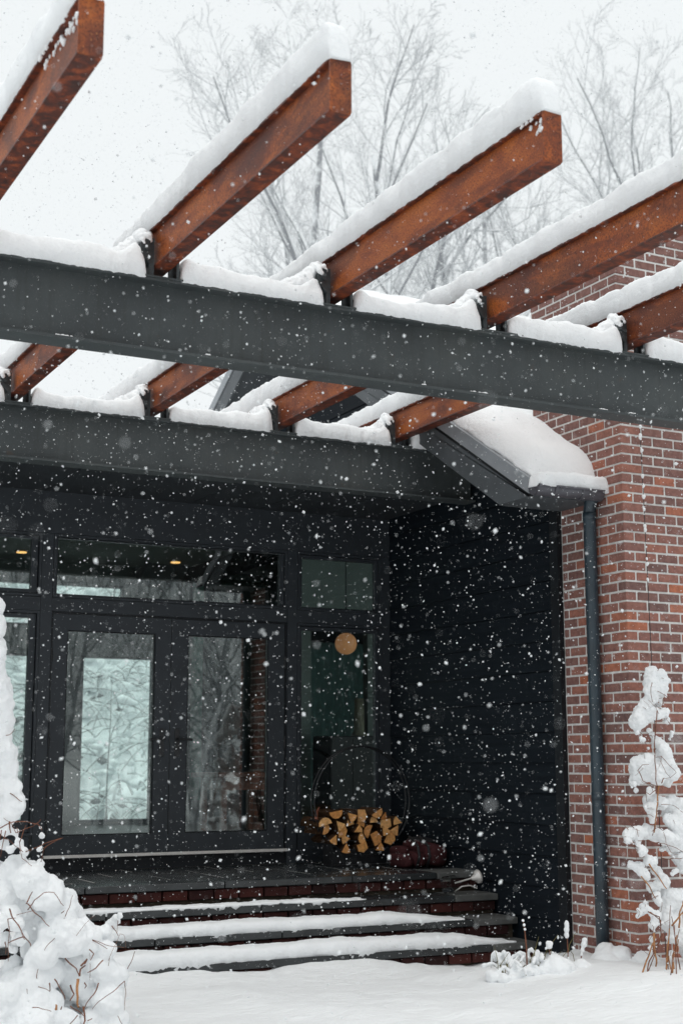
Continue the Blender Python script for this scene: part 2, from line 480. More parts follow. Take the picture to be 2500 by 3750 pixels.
# ------------------------------------------------------------------ brick chimney
BH, BJ, BL = .0762, .0150, .21
def brick_mesh(lx, ly, lz, mat, name='brick'):
    return MB().box(-lx / 2, lx / 2, -ly / 2, ly / 2, -lz / 2, lz / 2, 0, .004).mesh(name, mat)
bm_cache = {}
def brick_me(lx, ly, lz, mat):
    k_ = (round(lx, 3), round(ly, 3), round(lz, 3), mat)
    if k_ not in bm_cache: bm_cache[k_] = brick_mesh(lx, ly, lz, mat)
    return bm_cache[k_]
CX0, CX1, CY0, CY1, CZ1 = 6.83, 8.3, 8.55, 9.71, 5.8
chim = thing('brick_chimney', (7.5, 9.1, 0), 'tall red brick chimney stack with pale mortar beside the black wall', 'chimney')
MB().box(CX0 + .005, CX1, CY0 + .005, CY1, -.15, CZ1 - .006).build('mortar_core', 'mortar', chim)
bl = []; W_ = .0945; SL = BL - BJ
for k_ in range(int((CZ1 + .12) / BH)):
    z = -.12 + k_ * BH + BH / 2
    even = k_ % 2 == 0
    x = CX0 if even else CX0 + W_ + BJ
    while x < CX1 - .03:
        l = min(SL, CX1 - x); bl.append((x + l / 2, CY0 + W_ / 2, z, l, W_)); x += BL
    y = CY0 + W_ + BJ if even else CY0
    ymax = CY1 if z > 3.75 else 9.345
    while y < ymax - .03:
        l = min(SL, ymax - y); bl.append((CX0 + W_ / 2, y + l / 2, z, W_, l)); y += BL
def vis(b):
    q = frame_pos((b[0], b[1], b[2])); inside = -30 < q[0] < 2530 and -30 < q[1] < 3780 and b[2] > 0 and b[0] < 7.6
    hidden = b[2] > 3.7 and b[2] < 4.25 and b[0] > 7.0
    return (0 if inside else 1, 1 if hidden else 0, (Vector(b[:3]) - CAM).length)
bl.sort(key=vis)
rest = MB()
for i, (x, y, z, lx, ly) in enumerate(bl):
    pr = random.uniform(-.0018, .003)
    if i < 300:
        o = link('brick', brick_me(lx, ly, BH - BJ, 'brick'), chim, (x - pr, y - pr, z + random.uniform(-.0012, .0012)))
        o.rotation_euler = (random.uniform(-.006, .006), random.uniform(-.006, .006), 0)
    else:
        rest.box(x - lx / 2 - pr, x + lx / 2 - pr, y - ly / 2 - pr, y + ly / 2 - pr, z - (BH - BJ) / 2, z + (BH - BJ) / 2, 0, .004)
tag(rest.build('brickwork', 'brick_rest' if 'brick_rest' in M else 'brick', chim), kind='stuff')

# ------------------------------------------------------------------ dark side wall with lap boards, gable above
WX = 6.81
ridge_y, slope, eave_y, eave_z = 13.86, .60, 8.88, 3.64
roof_z = lambda y: eave_z + slope * (min(y, 2 * ridge_y - y) - eave_y)
side = thing('side_wall', (6.85, 11, .1), 'black lap-board gable wall to the right of the glazed entrance', 'wall')
poly = [(9.40, -.1), (18.3, -.1), (18.3, roof_z(18.3) - .16), (ridge_y, roof_z(ridge_y) - .16), (9.40, roof_z(9.40) - .16)]
# sheathing in front of the house interior only up to the entrance line, gable above the link roof
MB().prism([(9.37, -.1), (12.16, -.1), (12.16, 3.9), (18.3, 3.9), (18.3, roof_z(18.3) - .16), (ridge_y, roof_z(ridge_y) - .16), (9.37, roof_z(9.37) - .16)], 0, WX + .022, 7.0).build('sheathing', 'dark_siding', side)
z = .02; k_ = 0
while z < 6.5:
    y0 = 9.47; y1 = 12.165
    if z > 3.5:
        lim = eave_y + (z + .1 + .2 - eave_z) / slope
        y0 = max(9.47, lim); y1 = 12.165 if z < 3.95 else 2 * ridge_y - lim
        if z < 4.25 and z >= 3.95: y1 = min(y1, 18.2)
    if y1 - y0 > .2:
        MB().add([(WX - .016, y0, z), (WX - .016, y1, z), (WX - .004, y1, z + .239), (WX - .004, y0, z + .239), (WX + .02, y0, z), (WX + .02, y1, z), (WX + .02, y1, z + .239), (WX + .02, y0, z + .239)],
                 [(0, 3, 2, 1), (4, 5, 6, 7), (0, 1, 5, 4), (3, 7, 6, 2), (0, 4, 7, 3), (1, 2, 6, 5)]).build('siding_board', 'dark_siding', side)
    z += .245; k_ += 1
MB().box(WX - .022, WX + .02, 9.352, 9.462, -.05, 3.62).build('corner_trim', 'frame_black', side)

# ------------------------------------------------------------------ roof of the wing
roof = thing('wing_roof', (8, ridge_y, 4), 'pitched roof over the black gable wall carrying thick snow', 'roof')
RX0 = 6.2
def slab(y0, y1, top, th, x0, x1):
    return [(x0, y0, top(y0)), (x1, y0, top(y0)), (x1, y1, top(y1)), (x0, y1, top(y1)), (x0, y0, top(y0) - th), (x1, y0, top(y0) - th), (x1, y1, top(y1) - th), (x0, y1, top(y1) - th)]
HEX = [(0, 3, 2, 1), (4, 5, 6, 7), (0, 1, 5, 4), (1, 2, 6, 5), (2, 3, 7, 6), (3, 0, 4, 7)]
back_y = 2 * ridge_y - eave_y
m_ = MB(); m_.add(slab(eave_y, ridge_y, roof_z, .05, RX0 + .03, 11), HEX); m_.add(slab(ridge_y, back_y, roof_z, .05, RX0 + .03, 11), HEX)
m_.build('roof_deck', 'trim_grey', roof)
for (ya, yb) in ((eave_y, ridge_y), (ridge_y, back_y)):
    rz = lambda y: roof_z(y) + .012
    MB().add(slab(ya, yb, rz, .125, RX0 - .012, RX0 + .028), HEX).build('drip_board', 'fascia_light', roof)
    rz2 = lambda y: roof_z(y) - .114
    MB().add(slab(ya, yb, rz2, .03, RX0 + .004, RX0 + .027), HEX).build('shadow_strip', 'frame_black', roof)
    rz3 = lambda y: roof_z(y) - .145
    zb = 3.505; dp = .385
    yk = eave_y + (zb + dp - eave_z) / slope
    pl = [(eave_y, zb), (yk, zb), (ridge_y, roof_z(ridge_y) - dp), (ridge_y, rz3(ridge_y)), (eave_y, rz3(eave_y))] if ya == eave_y else [(ya, roof_z(ya) - dp), (yb, roof_z(yb) - dp), (yb, rz3(yb)), (ya, rz3(ya))]
    MB().prism(pl, 0, RX0 - .004, RX0 + .027).build('rake_board', 'trim_grey', roof)
    rz4 = lambda y: roof_z(y) - .33
    MB().add(slab(yk + .05 if ya == eave_y else ya, yb, rz4, .02, RX0 + .03, WX - .024), HEX).build('rake_soffit', 'trim_grey', roof)
MB().box(RX0 + .03, CX0 - .004, eave_y - .012, eave_y + .016, 3.505, 3.60).build('eave_fascia', 'trim_grey', roof)
MB().box(RX0 + .028, CX0 - .004, eave_y + .018, 9.345, 3.508, 3.525).build('eave_soffit', 'trim_grey', roof)

def roof_snow(y0, y1, x0, x1, th, seed, edge0=True):
    nu, nv = 64, 84; mb = MB(); top = []; bot = []
    sgn = 1 if y1 <= ridge_y + .01 else -1
    for j in range(nv + 1):
        v = j / nv
        for i in range(nu + 1):
            u = (i / nu) ** 2.0
            x = x0 + (x1 - x0) * u; y = y0 + (y1 - y0) * v
            de = min(1, (x - x0) / .34); df = min(1, (v * (y1 - y0) if sgn > 0 else (1 - v) * (y1 - y0)) / .26)
            e = (1 - (1 - de) ** 2.0) ** .62 * (1 - (1 - df) ** 2.2) ** .5
            t = th * e * (1 + .16 * noise.noise(Vector((x * 1.6, y * 1.6, seed)))) + .02 * e * noise.noise(Vector((x * 6, y * 6, seed))) + .008 * noise.noise(Vector((x * 24, y * 24, seed)))
            jx = .035 * noise.noise(Vector((y * 7, 1.0, seed))) * (1 - u) if i == 0 else 0
            top.append((x + jx + .06 * e * 0, y - (.04 * (1 - df) if False else 0), roof_z(y) + .016 + max(t, .002)))
            bot.append((x + jx, y, roof_z(y) + .013))
    n = len(top); w = nu + 1; fs = []
    for j in range(nv):
        for i in range(nu):
            q = (j * w + i, j * w + i + 1, (j + 1) * w + i + 1, (j + 1) * w + i)
            fs.append(q); fs.append(tuple(n + a for a in reversed(q)))
    for j in range(nv):
        fs.append((j * w, (j + 1) * w, n + (j + 1) * w, n + j * w)); fs.append((j * w + nu, n + j * w + nu, n + (j + 1) * w + nu, (j + 1) * w + nu))
    for i in range(nu):
        fs.append((i, n + i, n + i + 1, i + 1)); fs.append((nv * w + i, nv * w + i + 1, n + nv * w + i + 1, n + nv * w + i))
    return mb.add(top + bot, fs)
tag(roof_snow(eave_y - .02, ridge_y, RX0 + .03, 10.9, .225, 2.0).build('roof_snow', 'snow', None, True), 'thick rounded snow blanket on the roof slope beside the chimney', 'snow')
tag(roof_snow(ridge_y, back_y, RX0 + .02, 10.9, .22, 6.0).build('roof_snow', 'snow', None, True), 'thin strip of snow on the far slope behind the gable peak', 'snow')

# gutter and downpipe
gut = thing('gutter', (6.5, eave_y - .08, 3.55), 'grey half-round metal gutter under the snowy eave', 'gutter')
m_ = MB(); gr = .068; gyc, gzc = eave_y - .085, 3.565; prof = []
for i in range(13):
    a = math.pi * i / 12; prof.append((gyc - gr * math.cos(a), gzc - gr * math.sin(a)))
for i in reversed(range(13)):
    a = math.pi * i / 12; prof.append((gyc - (gr - .006) * math.cos(a), gzc - (gr - .006) * math.sin(a)))
m_.prism(prof, 0, RX0 - .02, 6.80); m_.tube([(RX0 - .02, gyc - gr, gzc + .004), (6.80, gyc - gr, gzc + .004)], .009, 8)
m_.build('trough', 'gutter_metal', gut, False)
cap = [(gyc - (gr - .003) * math.cos(math.pi * i / 12), gzc - (gr - .003) * math.sin(math.pi * i / 12)) for i in range(13)]
MB().prism(cap, 0, RX0 - .027, RX0 - .021).build('end_cap', 'gutter_metal', gut)
for xs in (6.345, 6.60):
    mm = MB(); pr = []
    for rr, rev in ((gr + .006, False), (gr + .0005, True)):
        seq = [(gyc - rr * math.cos(math.pi * i / 12), gzc - rr * math.sin(math.pi * i / 12)) for i in range(13)]
        pr += list(reversed(seq)) if rev else seq
    mm.prism(pr, 0, xs - .011, xs + .011).build('gutter_strap', 'gutter_metal', gut)
pipe = thing('downpipe', (6.762, 8.885, 0), 'round dark blue-grey downpipe running down the brick corner', 'downpipe')
m_ = MB(); m_.tube([(6.762, 8.885, -.08), (6.762, 8.885, .8), (6.762, 8.885, 1.9), (6.762, 8.885, 3.42), (6.762, 8.865, 3.50), (6.755, gyc + .02, 3.53)], .049, 20)
m_.build('pipe', 'pipe_paint', pipe, True)
for zz in (1.24, 3.39): MB().tube([(6.762, 8.885, zz - .03), (6.762, 8.885, zz + .03)], .0525, 20).build('pipe_joint', 'pipe_paint', pipe, True)
sb = snow_bar([(RX0 - .03, gyc + .005, gzc + .005), (6.86, gyc + .005, gzc + .005)], lambda u: .15 + .02 * math.sin(u * 9), lambda u: .10 + .03 * u, seed=21, ex=.55)
tag(sb.build('gutter_snow', 'snow', None, True), 'rounded roll of snow heaped along the gutter', 'snow')

# ------------------------------------------------------------------ pergola
G1Y, G2Y, GZ, GH = 7.356, 10.55, 4.21, .43
def girder(y0, x0, x1, label):
    g = thing('girder', ((x0 + x1) / 2, y0 + .085, GZ - GH), label, 'beam', 'dark steel girders of the pergola')
    MB().box(x0, x1, y0, y0 + .17, GZ - .017, GZ).build('top_flange', 'girder_paint', g)
    MB().box(x0, x1, y0 + .079, y0 + .091, GZ - GH + .017, GZ - .017).build('web', 'girder_paint', g)
    MB().box(x0, x1, y0, y0 + .17, GZ - GH, GZ - GH + .017).build('bottom_flange', 'girder_paint', g)
    for xp in (x0 + .2, x1 - .2) if y0 < 9 else (x0 + .2,):
        MB().box(xp - .07, xp + .07, y0 + .015, y0 + .155, -.2, GZ - GH - .001).build('post', 'girder_paint', g)
    return g
g1 = girder(G1Y, -.6, 9.0, 'front dark steel girder crossing the whole picture')
g2 = girder(G2Y, -.6, WX - .03, 'rear dark steel girder just above the entrance recess')
RXR = [1.582 + 1.1235 * i for i in range(5)]; RW, RZ0, RZ1, RY0, RY1 = .106, 4.28, 4.532, 5.15, 12.6
ordn = ['leftmost rusted rafter, cut by the left picture edge', 'second rusted rafter from the left, its end standing against the sky', 'third rusted rafter from the left, its end before bare trees', 'fourth rusted rafter from the left, running out at the right edge', 'rightmost rusted rafter, passing in front of the brick chimney']
for i, xr in enumerate(RXR):
    r_ = thing('rafter', (xr - RW / 2, G1Y, RZ0), ordn[i], 'beam', 'rusted steel rafters of the pergola')
    xl = xr - RW
    MB().box(xr - RW / 2 - .022, xr - RW / 2 + .022, RY0 + .010, RY1, RZ0 + .013, RZ1 - .013).build('web', 'rust', r_)
    MB().box(xl, xr, RY0 + .010, RY1, RZ0, RZ0 + .013, 0, .002).build('bottom_flange', 'rust_flange', r_)
    MB().box(xl, xr, RY0 + .010, RY1, RZ1 - .013, RZ1, 0, .002).build('top_flange', 'rust_flange', r_)
    cp = [(xl, RZ0 + .012), (xl + .004, RZ0 + .003), (xl + .012, RZ0), (xr - .012, RZ0), (xr - .003, RZ0 + .004), (xr, RZ0 + .012), (xr, RZ1 - .014), (xr - .004, RZ1 - .004), (xr - .014, RZ1), (xl + .014, RZ1), (xl + .004, RZ1 - .004), (xl, RZ1 - .014)]
    MB().prism(cp, 1, RY0, RY0 + .010).build('end_plate', 'rust', r_)
    # snow along its top
    hh = lambda u, i=i: (.175 + .02 * math.sin(u * 7 + i)) * (1 - .12 * u)
    sb = snow_bar([(xr - RW / 2 - .004, RY0 - .012, RZ1 + .002), (xr - RW / 2 - .004, RY1, RZ1 + .002)], lambda u: .118, hh, seed=3 + i * 4.3, rag=.009, ex=.36, step=.014)
    tag(sb.build('rafter_snow', 'snow', None, True), ['long snow ridge on the leftmost rafter', 'long snow ridge on the second rafter from the left', 'long snow ridge on the third rafter from the left', 'long snow ridge on the fourth rafter from the left', 'long snow ridge on the rightmost rafter beside the chimney'][i], 'snow', 'snow ridges on the rafters')
    # brackets bolted to both girders
    for gi, (gg, gy0) in enumerate(((g1, G1Y), (g2, G2Y))):
        br = MB()
        br.box(xl - .030, xl - .003, gy0 + .008, gy0 + .15, GZ + .012, GZ + .235)
        br.prism([(xl - .085, GZ + .135), (xl - .031, GZ + .075), (xl - .031, GZ + .222), (xl - .06, GZ + .228), (xl - .088, GZ + .195)], 1, gy0 - .004, gy0 + .075)
        br.build('bracket', 'bracket_paint', gg)
        MB().tube([(xl - .055, gy0 + .01, GZ + .165), (xl - .055, gy0 - .018, GZ + .165)], .016, 6).build('bolt', 'bracket_paint', gg)
        br = MB(); br.box(xr + .030, xr + .046, gy0 + .012, gy0 + .075, GZ + .012, GZ + .20); br.box(xr + .0, xr + .030, gy0 + .06, gy0 + .075, GZ + .012, RZ0 + .03); br.prism([(xr + .047, GZ + .08), (xr + .085, GZ + .055), (xr + .047, GZ + .02)], 1, gy0 + .03, gy0 + .06)
        br.build('bracket', 'bracket_paint', gg)
        MB().box(xl - .16, xr + .17, gy0 - .004, gy0 + .174, GZ + .001, GZ + .012).build('base_plate', 'girder_paint', gg)
for xr, y0, y1, n_, lb in ((RXR[0], 5.16, 5.75, 46, 'snow spatter stuck on the side of the leftmost rafter near its end'), (RXR[2], 5.16, 5.34, 15, 'snow spatter stuck near the end of the third rafter')):
    sp = []
    for i in range(n_):
        y = y0 + (y1 - y0) * random.random() ** 1.5; z = RZ1 - .012 - .09 * random.random() ** 1.6 * (1 - (y - y0) / (y1 - y0 + .2)); r = random.uniform(.005, .013)
        fx = xr - RW - .001 if y < 5.163 or z > RZ1 - .013 else xr - RW / 2 - .024
        sp.append((fx, y, z, r)); sp.append((fx, y + r, z - r * .8, r * .7))
    tag(link('stuck_snow', blob_mesh(sp, .0035, 'stuck_snow', y0 + xr, .003, 0, 1)), lb, None, None, 'stuff')
gl = ['left of the second rafter', 'between the second and third rafters', 'between the third and fourth rafters', 'between the fourth and fifth rafters', 'right of the fifth rafter']
for gi, (gy0, gname) in enumerate(((G1Y, 'front'), (G2Y, 'rear'))):
    for s_ in range(5):
        x0 = RXR[s_] + .052; x1 = (RXR[s_ + 1] - RW - .045) if s_ < 4 else (8.8 if gi == 0 else WX - .06)
        if gi == 1 and s_ == 4: x1 = WX - .05
        L_ = x1 - x0
        def hgt(u, L_=L_, s_=s_, gi=gi):
            b = .125 + .02 * math.sin(3.1 * u + s_ * 2 + gi) + .03 * (1 - sstep(0, .15, u))
            if s_ < 4: b += .075 * sstep(.80, .97, u)
            return b
        sb = snow_bar([(x0, gy0 + .078, GZ + .004), (x1, gy0 + .078, GZ + .004)], .185, hgt, seed=40 + s_ * 3 + gi * 17, ex=.45, rag=.010, step=.015)
        if s_ < 4:   # lump climbing over the bracket
            pass
        tag(sb.build('girder_snow', 'snow', None, True), f'snow bank on the {gname} girder {gl[s_]}', 'snow', 'snow banks on the girders')
        if s_ < 4:
            xb = RXR[s_ + 1] - RW
            sp = [(xb - .26, gy0 + .08, GZ + .10, .055), (xb - .20, gy0 + .085, GZ + .125, .062), (xb - .145, gy0 + .08, GZ + .155, .066), (xb - .105, gy0 + .09, GZ + .195, .056), (xb - .06, gy0 + .085, GZ + .255, .046), (xb - .03, gy0 + .10, GZ + .26, .040), (xb - .12, gy0 + .11, GZ + .16, .06), (xb - .075, gy0 + .05, GZ + .245, .030), (xb - .070, gy0 + .02, GZ + .232, .024), (xb - .078, gy0 + .0, GZ + .212, .016), (xb - .068, gy0 - .004, GZ + .192, .012), (xb - .045, gy0 + .015, GZ + .238, .020), (xb - .03, gy0 + .008, GZ + .218, .013)]
            o = link('bracket_snow', blob_mesh(sp, .0075, 'bracket_snow', 60 + s_ + gi * 9, .020, 0, 3))
            tag(o, f'snow lump capping the bracket of the {["second", "third", "fourth", "fifth"][s_]} rafter on the {gname} girder', 'snow', 'snow lumps on the brackets')
# crumbs of snow on the lower flange ledge of the front girder
for x, w, ps in ((2.05, .09, 'leftmost'), (2.92, .03, 'second from left'), (4.36, .02, 'third from left'), (4.72, .12, 'fourth from left'), (5.72, .06, 'fifth from left'), (5.98, .03, 'rightmost')):
    sp = [(x + w * u + random.uniform(-.005, .005), G1Y + .014 + random.uniform(-.004, .006), GZ - GH + .018, random.uniform(.006, .013)) for u in np.linspace(0, 1, 3 + int(w * 60))]
    tag(link('flange_snow', blob_mesh(sp, .003, 'flange_snow', x, .003, 0, 1)), f'crumb of snow on the lower ledge of the front girder, {ps} of six', 'snow', 'snow crumbs on the front girder ledge')

# ------------------------------------------------------------------ link roof over the entrance
FY = 12.2
lr = thing('porch_canopy', (3, 14, 3.87), 'low flat roof slab and dark soffit above the glazed entrance', 'roof')
MB().box(-1.5, WX - .03, 10.76, 12.26, 3.90, 4.14).build('roof_slab', 'trim_grey', lr)
MB().box(-1.5, 9.5, 12.27, 18.3, 4.13, 4.22).build('rear_slab', 'trim_grey', lr)
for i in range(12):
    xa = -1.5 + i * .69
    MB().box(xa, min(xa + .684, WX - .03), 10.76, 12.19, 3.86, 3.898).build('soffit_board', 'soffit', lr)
sb = MB().box(-1.5, WX - .04, 10.80, 18.2, 4.225, 4.272, 0, .012)
tag(sb.build('flat_roof_snow', 'snow'), 'level snow layer on the flat roof behind the rear girder', 'snow')

# ------------------------------------------------------------------ glazed entrance wall
en = thing('entrance_wall', (4.5, FY, .58), 'charcoal framed glazed entrance wall with double door', 'wall')
F0 = .578
MB().box(-1.5, WX + .06, FY - .02, FY + .10, 3.488, 3.898).build('head_panel', 'frame_paint', en)
MB().box(-1.5, 3.30, FY - .01, FY + .10, F0, .878).build('sill_panel', 'frame_paint', en)
MB().box(5.82, 6.70, FY - .01, FY + .10, F0, .878).build('sill_panel', 'frame_paint', en)
MB().box(3.44, 5.695, FY - .01, FY + .10, F0, .684).build('sill_panel', 'frame_black', en)
for x0, x1 in ((3.330, 3.430), (5.703, 5.803), (6.722, WX + .06)):
    MB().box(x0, x1, FY - .018, FY + .10, F0, 3.485).build('mullion', 'frame_paint', en)
for x0, x1 in ((-1.5, 3.328), (3.432, 5.701), (5.805, 6.72)):
    MB().box(x0, x1, FY - .014, FY + .10, 2.80, 2.918).build('transom_bar', 'frame_paint', en)
def window(x0, x1, z0, z1, gx0, gx1, gz0, gz1):
    w_ = MB().ring(x0 + .002, x1 - .002, z0 + .002, z1 - .002, .022, .022, .022, .022, FY - .022, FY + .06).build('window', 'frame_paint', en)
    MB().ring(x0 + .031, x1 - .031, z0 + .031, z1 - .031, gx0 - x0 - .031, x1 - gx1 - .031, gz0 - z0 - .031, z1 - gz1 - .031, FY + .006, FY + .06).build('sash', 'frame_paint', w_)
    MB().ring(x0 + .0245, x1 - .0245, z0 + .0245, z1 - .0245, .006, .006, .006, .006, FY + .03, FY + .06).build('seal', 'frame_black', w_)
    MB().box(gx0 - .006, gx1 + .006, FY + .036, FY + .044, gz0 - .006, gz1 + .006).build('pane', 'window_glass', w_)
window(1.25, 3.328, 2.92, 3.485, 1.335, 3.243, 2.985, 3.43)
window(1.25, 3.328, .88, 2.798, 1.335, 3.243, 1.014, 2.735)
window(3.432, 5.701, 2.92, 3.485, 3.475, 5.632, 2.958, 3.45)
window(5.805, 6.72, 2.92, 3.485, 5.862, 6.658, 2.957, 3.425)
window(5.805, 6.72, .88, 2.798, 5.862, 6.655, .975, 2.732)
MB().box(-1.5, 1.248, FY - .014, FY + .10, .88, 3.486).build('wall_panel', 'frame_paint', en)
MB().ring(3.434, 5.699, .70, 2.796, .012, .012, .001, .012, FY - .004, FY + .06).build('door_frame', 'frame_black', en)
for x0, x1, gx0, gx1, hx, dr in ((3.450, 4.548, 3.582, 4.402, 4.475, -1), (4.556, 5.683, 4.712, 5.522, 4.622, 1)):
    d_ = MB().ring(x0, x1, .712, 2.78, gx0 - x0, x1 - gx1, .16, .138, FY + .004, FY + .05).build('door', 'frame_paint', en)
    MB().ring(gx0 + .001, gx1 - .001, .873, 2.641, .010, .010, .010, .010, FY + .012, FY + .05).build('glazing_bead', 'frame_black', d_)
    MB().box(gx0, gx1, FY + .026, FY + .034, .872, 2.642).build('pane', 'window_glass', d_)
    MB().box(hx - .022, hx + .022, FY - .008, FY + .0035, 1.545, 1.795, 0, .003).build('escutcheon', 'black_steel', d_)
    hb = MB(); hb.tube([(hx, FY - .008, 1.70), (hx, FY - .055, 1.70)], .011, 10); hb.tube([(hx - dr * .012, FY - .055, 1.70), (hx + dr * .125, FY - .055, 1.695)], .011, 10)
    hb.build('handle', 'black_steel', d_)
    hxs = x0 - .002 if dr < 0 else x1 + .002
    for zz in (.95, 1.68, 2.42): MB().tube([(hxs, FY - .002, zz - .055), (hxs, FY - .002, zz + .055)], .009, 8).build('hinge', 'black_steel', d_)
th = MB().box(3.425, 5.705, FY - .055, FY - .003, .690, .703).box(3.425, 5.705, FY - .040, FY - .003, .7035, .712)
th.build('threshold', 'threshold_metal', en)

# ------------------------------------------------------------------ interior seen through the panes
def struct(name, mb_, mat, **k_): return tag(mb_.build(name, mat), kind='structure', **k_)
struct('interior_floor', MB().box(-1.5, 11, FY + .11, 18, .55, .70), 'interior_floor')
struct('interior_ceiling', MB().box(-1.5, 11, FY + .11, 18, 4.06, 4.12), 'interior_ceiling')
bw = MB(); Y0, Y1 = 18.0, 18.15
holes = [(1.2, 4.82, .74, 2.86), (5.48, 6.47, .74, 2.86), (1.2, 6.03, 3.22, 3.79), (8.5, 9.85, .74, 3.18)]  # last one is an added opening that brings light into the sidelight
xs = [-1.5, 1.2, 4.82, 5.48, 6.03, 6.47, 8.5, 9.85, 11]; zs = [.55, .74, 2.86, 3.18, 3.22, 3.79, 4.12]
for i in range(len(xs) - 1):
    for j in range(len(zs) - 1):
        cx, cz = (xs[i] + xs[i + 1]) / 2, (zs[j] + zs[j + 1]) / 2
        if not any(a < cx < b and c_ < cz < d_ for a, b, c_, d_ in holes): bw.box(xs[i], xs[i + 1], Y0, Y1, zs[j], zs[j + 1])
struct('interior_wall', bw, 'interior_paint')
for a, b, c_, d_ in holes:
    w_ = thing('rear_window', ((a + b) / 2, Y0, c_), {1.2: 'wide rear window glimpsed through the left window' if d_ < 3 else 'long high rear window glimpsed through the transom', 5.48: 'bright rear glass door seen through the left door leaf', 8.5: 'added rear window backlighting the teal curtain in the sidelight'}[a], 'window')
    MB().ring(a, b, c_, d_, .03, .03, .03, .03, Y0 - .02, Y0 + .05).build('frame', 'frame_black', w_)
    MB().box(a + .03, b - .03, Y0 + .02, Y0 + .028, c_ + .03, d_ - .03).build('pane', 'clear_glass', w_)
struct('interior_wall', MB().box(-1.5, -1.4, FY + .11, 18, .7, 4.06), 'interior_paint')
struct('interior_wall', MB().box(10.9, 11, FY + .11, 18, .7, 4.06), 'interior_paint')
pw = MB(); pw.box(7.30, 7.62, 15.6, 15.72, .7, 4.05); pw.box(8.40, 10.9, 15.6, 15.72, .7, 4.05); pw.box(7.62, 8.40, 15.6, 15.72, 3.3, 4.05)
simple('interior_pale', (.25, .295, .28), .8, .05, 3, 0)
struct('interior_wall', pw, 'interior_pale')
cu = MB(); nc_ = 60; vs_ = []
for i in range(nc_ + 1):
    x = 8.62 + 1.30 * i / nc_; y = 17.90 + .03 * math.sin(i * .9)
    vs_ += [(x, y, .72), (x, y, 3.15), (x, y + .006, 3.15), (x, y + .006, .72)]
cu.add(vs_, [(4 * i, 4 * i + 4, 4 * i + 5, 4 * i + 1) for i in range(nc_)] + [(4 * i + 3, 4 * i + 2, 4 * i + 6, 4 * i + 7) for i in range(nc_)])
tag(cu.build('curtain', 'teal_glow_curtain', None, True), 'added sheer teal curtain, backlit by a rear window to brighten the narrow sidelight', 'curtain')  # added so the backlit cloth makes the sidelight glow teal
tag(MB().box(6.98, 7.12, 17.86, 17.96, 1.0, 3.9, 0, .02).build('curtain', 'curtain'), 'narrow green curtain inside, seen through the right door leaf', 'curtain')
tag(MB().box(7.14, 7.27, 17.80, 17.97, .7, 3.9, 0, .01).build('interior_post', 'cabinet_dark'), 'dark post inside beside the green curtain', 'post')
t_ = thing('dining_table', (6.2, 14.6, .7), 'reddish wooden table inside behind the right door leaf', 'table')
MB().box(5.85, 6.62, 14.2, 15.0, 1.33, 1.385, 0, .008).build('tabletop', 'table_wood', t_)
MB().box(5.93, 6.54, 14.3, 14.9, 1.20, 1.328).build('apron', 'table_wood', t_)
for x in (5.93, 6.48):
    for y in (14.29, 14.85): MB().box(x, x + .06, y, y + .06, .70, 1.199).build('leg', 'table_wood', t_)
cb = thing('tall_cabinet', (7.9, 15.2, .7), 'dark cabinet inside, low in the narrow sidelight', 'cabinet')
MB().box(7.62, 8.22, 15.1, 15.55, .70, 1.80, 0, .01).build('body', 'cabinet_dark', cb)
MB().box(7.64, 7.915, 15.085, 15.099, .74, 1.76).build('door', 'cabinet_dark', cb); MB().box(7.925, 8.20, 15.085, 15.099, .74, 1.76).build('door', 'cabinet_dark', cb)
cs = MB(); cs.tube([(8.12, 15.3, 1.80), (8.12, 15.3, 1.86), (8.12, 15.3, 2.25)], [.10, .065, .055], 12)
tag(cs.build('stone_vase', 'column_stone', None, True), 'tall pale vase on the dark cabinet in the sidelight', 'vase')
gl_ = thing('pendant_lamp', (7.76, 14.9, 2.86), 'round amber globe lamp hanging inside the narrow sidelight', 'lamp')
gb = bmesh.new(); bmesh.ops.create_uvsphere(gb, u_segments=28, v_segments=18, radius=.128)
me = bpy.data.meshes.new('globe'); gb.to_mesh(me); gb.free(); me.materials.append(M['globe_glass']); me.polygons.foreach_set('use_smooth', [True] * len(me.polygons))
link('globe', me, gl_, (7.735, 14.9, 2.868))
MB().tube([(7.735, 14.9, 2.99), (7.735, 14.9, 4.06)], .006, 6).build('cord', 'black_steel', gl_)
MB().tube([(7.735, 14.9, 2.985), (7.735, 14.9, 3.04)], .03, 12).build('fitting', 'black_steel', gl_)
for x, y, lb in ((4.44, 17.2, 'amber ceiling spot glowing inside, seen in the small left transom'), (6.45, 17.2, 'amber ceiling spot glowing inside, seen in the wide transom')):
    d_ = thing('ceiling_spot', (x, y, 4.05), lb, 'lamp', 'amber ceiling spots')
    MB().tube([(x, y, 4.045), (x, y, 4.058)], .085, 20).build('rim', 'cabinet_dark', d_)
    MB().tube([(x, y, 4.034), (x, y, 4.044)], .062, 20).build('bulb', 'lamp_glow', d_)

